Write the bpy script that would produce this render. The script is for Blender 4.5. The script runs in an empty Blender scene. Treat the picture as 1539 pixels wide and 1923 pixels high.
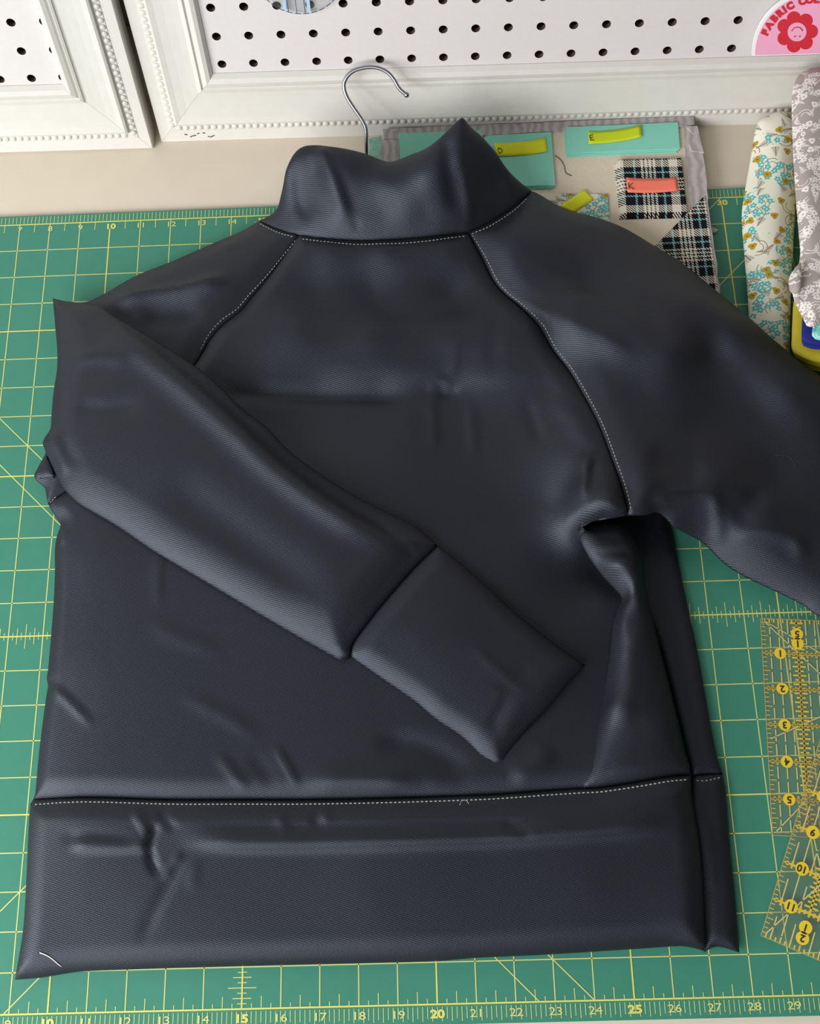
import bpy, math, random
import numpy as np
from mathutils import Vector, Matrix, Euler
from mathutils.geometry import delaunay_2d_cdt
random.seed(4); np.random.seed(4)

# ------------------------------------------------------------------ units
S = 0.0254                      # all measures below are inches on the cutting mat
TABLE_Z = 0.75                  # table height in metres; mat surface lies 0.12 in above it
def W(x, y, z): return ((x-20)*S, (y-12)*S, TABLE_Z + (z+0.12)*S)

# ------------------------------------------------------------------ camera
F_PX, CAM = 2184.6, np.array([20.3639, 1.2626, 32.1573])
CROT = Euler((0.3608, 0.032, -0.0236), 'XYZ')
cam = bpy.data.cameras.new('camera'); cam_o = bpy.data.objects.new('camera', cam)
bpy.context.scene.collection.objects.link(cam_o); bpy.context.scene.camera = cam_o
cam_o.location = W(*CAM); cam_o.rotation_euler = CROT
cam.sensor_fit = 'VERTICAL'; cam.sensor_height = 24; cam.lens = F_PX/1923*24
cam.clip_start = 0.01

# ------------------------------------------------------------------ light
sc = bpy.context.scene
world = bpy.data.worlds.new('world'); sc.world = world; world.use_nodes = True
bg = world.node_tree.nodes['Background']; bg.inputs[0].default_value = (1.0, 0.97, 0.94, 1); bg.inputs[1].default_value = 0.13
def area(name, loc, target, sx, sy, power, col):
    l = bpy.data.lights.new(name, 'AREA'); l.shape = 'RECTANGLE'; l.size = sx; l.size_y = sy; l.energy = power; l.color = col
    o = bpy.data.objects.new(name, l); sc.collection.objects.link(o); o.location = loc
    o.rotation_euler = (Vector(target)-Vector(loc)).to_track_quat('-Z', 'Z').to_euler(); return o
area('window_light', (-1.25, -0.60, TABLE_Z+0.66), (0, 0.05, TABLE_Z), 0.9, 0.75, 27, (0.97, 0.98, 1.0))
area('rear_window_light', (-0.8, -1.6, TABLE_Z+0.95), (0, 0.0, TABLE_Z), 1.3, 0.9, 29, (0.98, 0.98, 1.0))
sc.view_settings.view_transform = 'Standard'; sc.view_settings.look = 'None'
sc.view_settings.gamma = 1; sc.view_settings.use_curve_mapping = False; sc.view_settings.exposure = 0.0

# ------------------------------------------------------------------ geometry helpers
RM = np.array(CROT.to_matrix())
def ray(px, py): return RM @ np.array([(px-769.5)/F_PX, -(py-961.5)/F_PX, -1.0])
def P(px, py, z=0.0):
    d = ray(px, py); t = (z-CAM[2])/d[2]; return CAM + d*t
COL = sc.collection
def link(o, parent=None):
    COL.objects.link(o)
    if parent is not None: o.parent = parent
    return o
def tag(o, label=None, cat=None, group=None, kind=None):
    if label: o['label'] = label
    if cat: o['category'] = cat
    if group: o['group'] = group
    if kind: o['kind'] = kind
    return o
def thing(name, label, cat, at, group=None):
    o = bpy.data.objects.new(name, None); o.empty_display_size = 0.02; o.location = W(*at); link(o)
    o['at'] = list(at)
    return tag(o, label, cat, group)
def base_of(parent):
    b = Vector((0, 0, 0)); p = parent
    while p is not None: b += p.location; p = p.parent
    return b
def mk(name, verts, faces, mat, parent=None, smooth=True, uv=None, at=None):
    """one mesh object from vertices in inches; its origin is the parent's base, or `at`"""
    off = base_of(parent) if parent is not None else (Vector(W(*at)) if at is not None else Vector((0, 0, 0)))
    me = bpy.data.meshes.new(name)
    me.from_pydata([tuple(Vector(W(*v))-off) for v in verts], [], [tuple(f) for f in faces])
    me.materials.append(mat)
    if smooth: me.polygons.foreach_set('use_smooth', [True]*len(me.polygons))
    if uv is not None:
        ul = me.uv_layers.new(name='UVMap'); idx = np.zeros(len(me.loops), dtype=np.int32); me.loops.foreach_get('vertex_index', idx)
        ul.data.foreach_set('uv', np.asarray(uv, dtype=np.float32)[idx].ravel())
    me.update()
    o = bpy.data.objects.new(name, me); link(o, parent)
    if parent is None and at is not None: o.location = off
    return o
class MB:
    def __init__(s): s.v = []; s.f = []; s.uv = []
    def add(s, v, f):
        n = len(s.v); s.v += [tuple(map(float, q)) for q in v]; s.f += [tuple(i+n for i in q) for q in f]
    def box(s, x0, x1, y0, y1, z0, z1):
        s.add([(x0,y0,z0),(x1,y0,z0),(x1,y1,z0),(x0,y1,z0),(x0,y0,z1),(x1,y0,z1),(x1,y1,z1),(x0,y1,z1)],
              [(3,2,1,0),(4,5,6,7),(0,1,5,4),(1,2,6,5),(2,3,7,6),(3,0,4,7)])
    def quad(s, a, b, c, d): s.add([a,b,c,d], [(0,1,2,3)])
    def strip(s, a, b, w, z):
        a = np.array(a[:2], float); b = np.array(b[:2], float); d = b-a; L = np.hypot(*d)
        if L < 1e-6: return
        n = np.array([-d[1], d[0]])/L*w/2
        s.quad((*(a-n), z), (*(b-n), z), (*(b+n), z), (*(a+n), z))
    def prism(s, poly, z0, z1):
        n = len(poly); s.add([(x,y,z0) for x,y in poly]+[(x,y,z1) for x,y in poly],
            [tuple(range(n-1,-1,-1)), tuple(range(n,2*n))]+[(i,(i+1)%n,n+(i+1)%n,n+i) for i in range(n)])
    def build(s, name, mat, parent=None, **k): return mk(name, s.v, s.f, mat, parent, **k)
def tube(pts, r, seg=8, caps=True):
    pts = [np.array(p, float) for p in pts]; V = []; Fc = []; n = len(pts)
    up = np.array([0.13, 0.31, 0.94])
    for i, p in enumerate(pts):
        t = pts[min(i+1, n-1)]-pts[max(i-1, 0)]; t /= np.linalg.norm(t)
        a = np.cross(t, up); a /= np.linalg.norm(a); b = np.cross(t, a)
        rr = r[i] if hasattr(r, '__len__') else r
        for k in range(seg):
            q = 2*math.pi*k/seg; V.append(p + rr*(math.cos(q)*a + math.sin(q)*b))
    for i in range(n-1):
        for k in range(seg): Fc.append((i*seg+k, i*seg+(k+1)%seg, (i+1)*seg+(k+1)%seg, (i+1)*seg+k))
    if caps: Fc += [tuple(range(seg-1, -1, -1)), tuple(range((n-1)*seg, n*seg))]
    return V, Fc
def catmull(pts, step):
    """smooth open curve through pts (arrays of any dimension), resampled about every `step`"""
    pts = [np.array(p, float) for p in pts]
    if len(pts) == 2: pts = [pts[0], (pts[0]+pts[1])/2, pts[1]]
    out = []; E = [2*pts[0]-pts[1]] + pts + [2*pts[-1]-pts[-2]]
    for i in range(1, len(E)-2):
        p0, p1, p2, p3 = E[i-1:i+3]
        n = max(1, int(round(np.linalg.norm(p2[:2]-p1[:2])/step)))
        for k in range(n):
            t = k/n
            out.append(0.5*(2*p1 + (p2-p0)*t + (2*p0-5*p1+4*p2-p3)*t*t + (3*p1-p0-3*p2+p3)*t**3))
    out.append(pts[-1]); return out
def text_mesh(body, size, bold=0.0, align='CENTER'):
    c = bpy.data.curves.new('t', 'FONT'); c.body = body; c.size = size; c.align_x = align; c.align_y = 'CENTER'; c.offset = bold; c.resolution_u = 3
    o = bpy.data.objects.new('t', c); COL.objects.link(o)
    dg = bpy.context.evaluated_depsgraph_get(); dg.update()
    me = bpy.data.meshes.new_from_object(o.evaluated_get(dg))
    v = [tuple(q.co[:2]) for q in me.vertices]; f = [tuple(p.vertices) for p in me.polygons]
    bpy.data.objects.remove(o); bpy.data.curves.remove(c); bpy.data.meshes.remove(me)
    return v, f
def put_text(mb, body, size, x, y, z, ang=0.0, bold=0.0, sx=1.0, T=None):
    v, f = text_mesh(body, size, bold); ca, sa = math.cos(ang), math.sin(ang)
    pts = [(x+ca*a*sx-sa*b, y+sa*a*sx+ca*b, z) for a, b in v]
    if T: pts = [T(*p) for p in pts]
    mb.add(pts, f)

# ------------------------------------------------------------------ shader helpers
def lin(r, g, b):
    f = lambda c: c/12.92 if c <= 0.04045 else ((c+0.055)/1.055)**2.4
    return (f(r/255), f(g/255), f(b/255), 1)
class X:
    """tiny expression wrapper over Math nodes"""
    nt = None
    def __init__(s, sock): s.s = sock
    @staticmethod
    def m(op, *a):
        n = X.nt.nodes.new('ShaderNodeMath'); n.operation = op
        for i, q in enumerate(a):
            if isinstance(q, X): X.nt.links.new(q.s, n.inputs[i])
            else: n.inputs[i].default_value = q
        return X(n.outputs[0])
    def __add__(s, o): return X.m('ADD', s, o)
    __radd__ = __add__
    def __sub__(s, o): return X.m('SUBTRACT', s, o)
    def __rsub__(s, o): return X.m('SUBTRACT', o, s)
    def __mul__(s, o): return X.m('MULTIPLY', s, o)
    __rmul__ = __mul__
    def __truediv__(s, o): return X.m('DIVIDE', s, o)
    def __lt__(s, o): return X.m('LESS_THAN', s, o)
    def __gt__(s, o): return X.m('GREATER_THAN', s, o)
    def f(s, op, *a): return X.m(op, s, *a)
def mat_new(name, base, rough=0.6, spec=0.4, sheen=0.0, coat=0.0, metal=0.0):
    m = bpy.data.materials.new(name); m.use_nodes = True
    b = m.node_tree.nodes['Principled BSDF']
    b.inputs['Base Color'].default_value = base if len(base) == 4 else lin(*base)
    b.inputs['Roughness'].default_value = rough; b.inputs['Specular IOR Level'].default_value = spec
    b.inputs['Sheen Weight'].default_value = sheen; b.inputs['Metallic'].default_value = metal; b.inputs['Coat Weight'].default_value = coat
    X.nt = m.node_tree
    return m, b, m.node_tree
def node(nt, kind, **k):
    n = nt.nodes.new(kind)
    for a, v in k.items():
        if a in n.inputs.keys(): n.inputs[a].default_value = v
        else: setattr(n, a, v)
    return n
def mix(nt, fac, a, b):
    n = nt.nodes.new('ShaderNodeMix'); n.data_type = 'RGBA'
    for sock, q in ((n.inputs[0], fac), (n.inputs[6], a), (n.inputs[7], b)):
        if isinstance(q, X): nt.links.new(q.s, sock)
        elif hasattr(q, 'is_output'): nt.links.new(q, sock)
        else: sock.default_value = q if not isinstance(q, tuple) or len(q) == 4 else lin(*q)
    return n.outputs[2]
def coord(nt, which='Object', scale=1/S):
    t = nt.nodes.new('ShaderNodeTexCoord')
    if which == 'UV': return t.outputs['UV']
    mp = nt.nodes.new('ShaderNodeMapping'); mp.inputs['Scale'].default_value = (scale,)*3
    nt.links.new(t.outputs[which], mp.inputs[0]); return mp.outputs[0]
def speckle(m, b, nt, c0, c1, scale, detail=4, bump=0.0, bscale=None, which='Object', bdist=0.002):
    co = coord(nt, which); n = node(nt, 'ShaderNodeTexNoise', Scale=scale, Detail=detail); nt.links.new(co, n.inputs['Vector'])
    nt.links.new(mix(nt, X(n.outputs[0]), c0, c1), b.inputs['Base Color'])
    if bump:
        n2 = node(nt, 'ShaderNodeTexNoise', Scale=bscale or scale*4, Detail=3); nt.links.new(co, n2.inputs['Vector'])
        bp = node(nt, 'ShaderNodeBump', Strength=bump, Distance=bdist); nt.links.new(n2.outputs[0], bp.inputs['Height']); nt.links.new(bp.outputs[0], b.inputs['Normal'])
    return m
def plain(name, rgb, rough=0.6, spec=0.4, **k): return mat_new(name, rgb, rough, spec, **k)[0]

M = {}
m, b, nt = mat_new('table_white', (226, 217, 200), 0.45, 0.35); M['table'] = speckle(m, b, nt, (212,200,180), (218,207,189), 1.5, 5)
m, b, nt = mat_new('wall_paint', (214, 208, 198), 0.8, 0.2); M['wall'] = speckle(m, b, nt, (212,206,196), (218,212,202), 3)
m, b, nt = mat_new('floor_wood', (150, 120, 90), 0.5, 0.4); M['floor'] = speckle(m, b, nt, (140,110,80), (165,135,104), 0.3)
m, b, nt = mat_new('frame_paint', (235, 233, 226), 0.42, 0.4); M['frame'] = speckle(m, b, nt, (204,201,192), (213,210,202), 2.5, 4, 0.05, 6)
m, b, nt = mat_new('pegboard_white', (226, 222, 221), 0.55, 0.35); M['peg'] = speckle(m, b, nt, (206,201,198), (213,208,206), 6)
M['pegback'] = plain('board_edge', (92, 74, 62), 0.9, 0.1)
m, b, nt = mat_new('mat_green', (72, 140, 121), 0.5, 0.35); M['mat'] = speckle(m, b, nt, (56,126,104), (64,132,111), 3, 6, 0.08, 60, bdist=0.0005)
M['matink'] = plain('mat_ink', (198, 206, 128), 0.6, 0.3); M['matink2'] = plain('mat_ink_bold', (208, 207, 106), 0.6, 0.3)
M['matedge'] = plain('mat_edge', (40, 84, 72), 0.7, 0.2)
M['steel'] = plain('steel_wire', (150, 152, 156), 0.35, 0.5, metal=1.0)

# --- garment knit: dark slate twill with a soft sheen
m, b, nt = mat_new('slate_knit', (46, 48, 56), 0.52, 0.58, sheen=0.0)
b.inputs['Specular Tint'].default_value = (0.76, 0.83, 1.0, 1)
b.inputs['Sheen Roughness'].default_value = 0.4; b.inputs['Sheen Tint'].default_value = (0.75, 0.8, 1.0, 1)
uvn = coord(nt, 'UV'); sep = nt.nodes.new('ShaderNodeSeparateXYZ'); nt.links.new(uvn, sep.inputs[0])
u, v = X(sep.outputs[0]), X(sep.outputs[1])
tw = ((u*0.35 + v)*2*math.pi*19).f('SINE')
nz = node(nt, 'ShaderNodeTexNoise', Scale=26.0, Detail=3); nt.links.new(uvn, nz.inputs['Vector'])
nz2 = node(nt, 'ShaderNodeTexNoise', Scale=13.0, Detail=2); nt.links.new(uvn, nz2.inputs['Vector'])
hgt = tw*0.5 + X(nz.outputs[0])*2.0 + X(nz2.outputs[0])*0.3
bp = node(nt, 'ShaderNodeBump', Strength=0.2, Distance=0.0006); nt.links.new(hgt.s, bp.inputs['Height']); nt.links.new(bp.outputs[0], b.inputs['Normal'])
nt.links.new(mix(nt, X(nz.outputs[0]), (9, 10, 13), (21, 22, 29)), b.inputs['Base Color'])
M['knit'] = m
M['thread'] = plain('pale_thread', (150, 150, 148), 0.6, 0.3); M['thread_white'] = plain('white_thread', (214, 212, 205), 0.6, 0.3)
M['thread_dark'] = plain('dark_thread', (60, 56, 54), 0.7, 0.2)

# ------------------------------------------------------------------ room shell and table
mb = MB(); mb.box(-60, 95, -70, 32.4, -29.75, -29.65); tag(mb.build('floor', M['floor'], smooth=False), kind='structure')
mb = MB(); mb.box(-60, 95, 32.4, 33.4, -29.75, 60); tag(mb.build('wall_back', M['wall'], smooth=False), kind='structure')
tb = thing('work_table', 'large cream white work table under the green cutting mat', 'table', (20, 14, -29.64))
mb = MB(); mb.box(-8, 52, -2.2, 32.3, -1.3, -0.12); mb.build('table_top', M['table'], tb, smooth=False)
for lx, ly in ((-6, 0), (50, 0), (-6, 30), (50, 30)):
    mb = MB(); mb.box(lx-1, lx+1, ly-1, ly+1, -29.64, -1.3); mb.build('leg', M['table'], tb, smooth=False)

# ------------------------------------------------------------------ cutting mat
mt = thing('cutting_mat', 'green self-healing cutting mat with yellow inch grid under the sweatshirt', 'cutting mat', (18, 12, -0.12))
def rrect(x0, x1, y0, y1, r, n=6):
    out = []
    for cx, cy, a0 in ((x1-r, y0+r, -90), (x1-r, y1-r, 0), (x0+r, y1-r, 90), (x0+r, y0+r, 180)):
        for k in range(n+1):
            a = math.radians(a0+90*k/n); out.append((cx+r*math.cos(a), cy+r*math.sin(a)))
    return out
mb = MB(); mb.prism(rrect(-0.5, 36.5, -0.48, 24.35, 0.3), -0.118, 0); mb.build('mat_body', M['mat'], mt, smooth=False)
th, bd = MB(), MB(); ZI, ZB = 0.006, 0.008
for i in range(0, 37):
    bold = i % 5 == 0
    (bd if bold else th).strip((i, 0), (i, 24 if not bold else 23.72), 0.042 if bold else 0.03, ZB if bold else ZI)
for j in range(0, 25):
    bold = j % 5 == 0 or j == 24
    (bd if bold else th).strip((0, j), (36, j), 0.042 if bold else 0.03, (ZB+0.001) if bold else ZI)
for k in range(0, 36*8+1):
    x = k/8
    th.strip((x, -0.06), (x, -0.40 if k % 2 else -0.34), 0.018, ZI); th.strip((x, 24.04), (x, 24.30), 0.018, ZI)
    if k % 4 == 0 and k % 8: th.strip((x, 0), (x, 0.30), 0.022, ZI); th.strip((x, 24), (x, 23.70), 0.022, ZI)
    elif k % 2 == 0 and k % 8: th.strip((x, 0), (x, 0.13), 0.02, ZI)
    if k % 8:
        L = 0.36 if k % 4 == 0 else (0.24 if k % 2 == 0 else 0.11); th.strip((x, 10-L), (x, 10+L), 0.02, ZI)
for k in range(0, 24*8+1):
    y = k/8
    if k % 8:
        L = 0.37 if k % 4 == 0 else (0.24 if k % 2 == 0 else 0.12); th.strip((15-L, y), (15+L, y), 0.022, ZI)
for a, b2 in (((0, 22.6), (22.6, 0)), ((0, 24), (24, 0)), ((6, 0), (30, 24)), ((8.85, 0), (32.85, 24))): th.strip(a, b2, 0.03, ZI+0.001)
th.build('grid_lines', M['matink'], mt, smooth=False); bd.build('bold_lines', M['matink2'], mt, smooth=False)
for i in range(1, 36):
    for yy, xx, wd in ((-0.235, i, 1.35), (23.80, i+0.02, 1.25)):
        mb = MB(); put_text(mb, str(i), 0.27, xx, yy, ZB+0.003, 0, 0.012 if i % 5 == 0 else 0.002, wd)
        mb.build('numeral', M['matink2' if i % 5 == 0 else 'matink'], mt, smooth=False)

# ------------------------------------------------------------------ leaning pegboard frames
TILT, YAW = 0.1908, -0.0135
EU = np.array([math.cos(YAW), math.sin(YAW), 0.0])
ES = np.array([-math.sin(YAW)*math.sin(TILT), math.cos(YAW)*math.sin(TILT), math.cos(TILT)])
EN = np.cross(EU, ES)                                   # points out of the board, towards the room
B0 = np.array([14.0735, 27.6621, 2.9342])               # a known peg hole of the wide board
S0 = (B0[2]+0.12)/ES[2]; B0 = B0 - ES*S0                # move the origin to the foot of the frame
def FR(u, s, n, dn=0.0): return tuple(B0 + EU*u + ES*s + EN*(n+dn))
def pix2fr(px, py, n=0.0, dn=0.0):
    d = ray(px, py); o = B0 + EN*(n+dn); t = np.dot(o-CAM, EN)/np.dot(d, EN); q = CAM+d*t-o
    return float(np.dot(q, EU)), float(np.dot(q, ES))
WID = 2.52
PROF = [(0.0, -0.75), (0.0, -0.08), (0.03, -0.04), (0.42, -0.04), (0.44, -0.02), (0.70, 0.0), (0.72, 0.13), (0.80, 0.17), (1.0, 0.13), (1.3, 0.11), (1.6, 0.11), (1.85, 0.12), (1.92, 0.14), (1.94, 0.19), (2.02, 0.22), (2.07, 0.15),
        (2.14, 0.22), (2.28, 0.28), (2.42, 0.24), (WID, 0.10), (WID, -0.75)]
def rail(fr, side, u0, u1, s0, s1, dn):
    """mitred moulding on one side of the frame"""
    V, Fc = [], []; n = len(PROF)
    for e in (0, 1):
        g = 0.008 if e == 0 else -0.008                 # hairline mitre joint
        for d, h in PROF:
            if side in 'bt': d = d*2.80/WID
            else: d = d*2.26/WID
            h -= 0.06
            if side == 'b': q = ((u0+d*2.26/2.80 if e == 0 else u1-d*2.26/2.80)+g, s0+d)
            elif side == 't': q = ((u1-d*2.26/2.80 if e == 0 else u0+d*2.26/2.80)-g, s1-d)
            elif side == 'l': q = (u0+d, s1-d*2.80/2.26 if e == 0 else s0+d*2.80/2.26)
            else: q = (u1-d, s0+d*2.80/2.26 if e == 0 else s1-d*2.80/2.26)
            V.append(FR(q[0], q[1], h, dn))
    for k in range(n-1): Fc.append((k, n+k, n+k+1, k+1))
    Fc.append((n-1, 2*n-1, n, 0)); Fc += [tuple(range(n)), tuple(range(2*n-1, n-1, -1))]
    o = mk('rail', V, Fc, M['frame'], fr, smooth=False)
    return o
def bead_geo(w, h, d):
    V = [(0, 0, d)]; Fc = []
    for i in (1, 2):
        a = math.pi/2*i/2
        for k in range(8): q = 2*math.pi*k/8; V.append((w*math.sin(a)*math.cos(q), h*math.sin(a)*math.sin(q), d*math.cos(a)))
    for k in range(8):
        Fc.append((0, 1+k, 1+(k+1) % 8)); Fc.append((1+k, 9+k, 9+(k+1) % 8, 1+(k+1) % 8))
    return V, Fc
def bead_mesh(w, h, d, rot):
    V, Fc = bead_geo(w, h, d); me = bpy.data.meshes.new('bead')
    A, Bv = (EU, ES) if not rot else (ES, -EU)
    me.from_pydata([tuple((A*x+Bv*y+EN*z)*S) for x, y, z in V], [], Fc); me.materials.append(M['frame'])
    me.polygons.foreach_set('use_smooth', [True]*len(me.polygons)); return me
BEAD_H, BEAD_V = bead_mesh(0.098, 0.12, 0.04, False), bead_mesh(0.098, 0.105, 0.04, True)
def frame(label, u0, u1, s1, dn, hole_u, hole_s, rng, vis_u, vis_side):
    fr = thing('pegboard_frame', label, 'pegboard', tuple(np.array(FR((u0+u1)/2, 0, 0, dn))))
    rails = {k: rail(fr, k, u0, u1, 0.0, s1, dn) for k in 'btlr'}
    i0, i1 = int(math.ceil(u0+1.8-hole_u)), int(math.floor(u1-1.8-hole_u))
    j1 = int(math.floor(s1-2.3-hole_s)); mbp = MB(); N = 16; r = 0.14; D = 0.2
    us = [hole_u+i-0.5 for i in range(i0, i1+2)]
    ss = [hole_s+j-0.5 for j in range(0, j1+2)]
    front = 0.0
    for a in range(len(us)-1):
        for c in range(len(ss)-1):
            cu, cs = hole_u+i0+a, hole_s+c
            x0, x1, y0, y1 = us[a], us[a+1], ss[c], ss[c+1]
            ring, sq, back = [], [], []
            for k in range(N):
                t = 2*math.pi*(k+0.5)/N; dx, dy = math.cos(t), math.sin(t)
                ring.append((cu+r*dx, cs+r*dy))
                tx = ((x1-cu) if dx > 0 else (x0-cu))/dx; ty = ((y1-cs) if dy > 0 else (y0-cs))/dy; q = min(tx, ty)
                sq.append((cu+q*dx, cs+q*dy))
            V = [FR(p[0], p[1], front, dn) for p in sq]+[FR(p[0], p[1], front, dn) for p in ring]+[FR(p[0], p[1], front-D, dn) for p in ring]
            Fc = []
            for k in range(N):
                k2 = (k+1) % N
                Fc.append((k, k2, N+k2, N+k)); Fc.append((N+k, N+k2, 2*N+k2, 2*N+k))
            # corners of the cell
            for cx, cy, k in ((x1, y1, 1), (x0, y1, 5), (x0, y0, 9), (x1, y0, 13)):
                V.append(FR(cx, cy, front, dn)); Fc.append((len(V)-1, (k+1) % N, k))
            mbp.add(V, Fc)
    pg = mbp.build('pegboard', M['peg'], fr, smooth=False); pg.data.materials.append(M['pegback'])
    for f in pg.data.polygons:
        if abs(f.normal.dot(Vector(EN))) < 0.5: f.material_index = 1
    bk = MB(); a0, a1, c0, c1 = u0+0.3, u1-0.3, 0.3, s1-0.3
    bk.add([FR(a, c, n, dn) for n in (-0.62, -0.55) for a, c in ((a0, c0), (a1, c0), (a1, c1), (a0, c1))], [(3,2,1,0),(4,5,6,7),(0,1,5,4),(1,2,6,5),(2,3,7,6),(3,0,4,7)])
    bk.build('backing_panel', M['pegback'], fr, smooth=False)
    def beads(key, me, pts):
        for q in pts:
            o = bpy.data.objects.new('bead', me); link(o, rails[key]); o.location = Vector(W(*FR(q[0], q[1], -0.055, dn)))-base_of(fr)
    def stuff(key, pts, rot):
        V, Fc = bead_geo(0.092, 0.11, 0.055); mbx = MB()
        for q in pts: mbx.add([FR(q[0]+(x if not rot else -y), q[1]+(y if not rot else x), -0.055+z, dn) for x, y, z in V], Fc)
        if pts: tag(mbx.build('bead_strip', M['frame'], rails[key]), kind='stuff')
    pit = 0.235; L = lambda a, c: [a+pit*(k+0.5) for k in range(int((c-a)/pit))]
    hb = [(x, 0.635) for x in L(u0+0.62, u1-0.62)]
    beads('b', BEAD_H, [q for q in hb if vis_u[0] < q[0] < vis_u[1]]); stuff('b', [q for q in hb if not vis_u[0] < q[0] < vis_u[1]], False)
    stuff('t', [(x, s1-0.635) for x in L(u0+0.62, u1-0.62)], False)
    for key, uu in (('l', u0+0.51), ('r', u1-0.51)):
        vb = [(uu, y) for y in L(0.62, s1-0.62)]
        near = [q for q in vb if key == vis_side and q[1] < 7]
        beads(key, BEAD_V, near); stuff(key, [q for q in vb if q not in near], True)
    return fr
hu, hs = pix2fr(416.6, 120.5)
UR0 = pix2fr(300, 265, 0.04)[0]
frame('white beaded picture frame holding the wide pegboard behind the wire hanger', UR0, UR0+29.6, 18.0, 0.0, hu % 1.0, hs, None, (UR0, 19.5), 'l')
LDN = 0.30
UL1 = pix2fr(286, 281, 0.04, LDN)[0]; lhu, lhs = pix2fr(59, 147, 0.0, LDN)
frame('white beaded picture frame with pegboard, standing at the end away from the fabric stack', UL1-26, UL1, 18.0, LDN, lhu % 1.0, lhs, None, (-9.5, UL1), 'r')

# ------------------------------------------------------------------ soft panels
def tps(px, py, pz, reg=1e-4):
    n = len(px); d2 = (px[:, None]-px[None])**2+(py[:, None]-py[None])**2
    K = 0.5*d2*np.log(d2+1e-9); A = np.zeros((n+3, n+3)); A[:n, :n] = K+reg*np.eye(n)
    Q = np.column_stack([np.ones(n), px, py]); A[:n, n:] = Q; A[n:, :n] = Q.T
    c = np.linalg.lstsq(A, np.concatenate([pz, np.zeros(3)]), rcond=None)[0]
    def ev(x, y):
        out = c[n]+c[n+1]*x+c[n+2]*y
        for i in range(n):
            q = (x-px[i])**2+(y-py[i])**2; out = out+c[i]*0.5*q*np.log(q+1e-9)
        return out
    return ev
def seg_dist(x, y, poly, closed=True):
    """distance to a polyline, signed side, and position along it (0..1)"""
    best = np.full(x.shape, 1e9); side = np.zeros(x.shape); tt = np.zeros(x.shape)
    m = len(poly); segs = m if closed else m-1
    L = [0.0]
    for i in range(segs): L.append(L[-1]+np.hypot(*(poly[(i+1) % m]-poly[i])))
    for i in range(segs):
        a = poly[i]; b = poly[(i+1) % m]; d = b-a; l2 = d@d+1e-12
        t = np.clip(((x-a[0])*d[0]+(y-a[1])*d[1])/l2, 0, 1)
        qx = x-a[0]-t*d[0]; qy = y-a[1]-t*d[1]; q = np.hypot(qx, qy); k = q < best
        best[k] = q[k]; side[k] = (d[0]*qy-d[1]*qx)[k]; tt[k] = ((L[i]+t*math.sqrt(l2))/L[-1])[k]
    return best, side, tt
def inside(x, y, poly):
    r = np.zeros(x.shape, bool); m = len(poly)
    for i in range(m):
        a = poly[i]; b = poly[(i+1) % m]
        c = ((a[1] > y) != (b[1] > y)); r ^= c & (x < (b[0]-a[0])*(y-a[1])/(b[1]-a[1]+1e-15)+a[0])
    return r
sm = lambda t: (lambda q: q*q*(3-2*q))(np.clip(t, 0, 1))
SURF = {}
def W3(p): return P(p[0], p[1], p[2])
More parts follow.
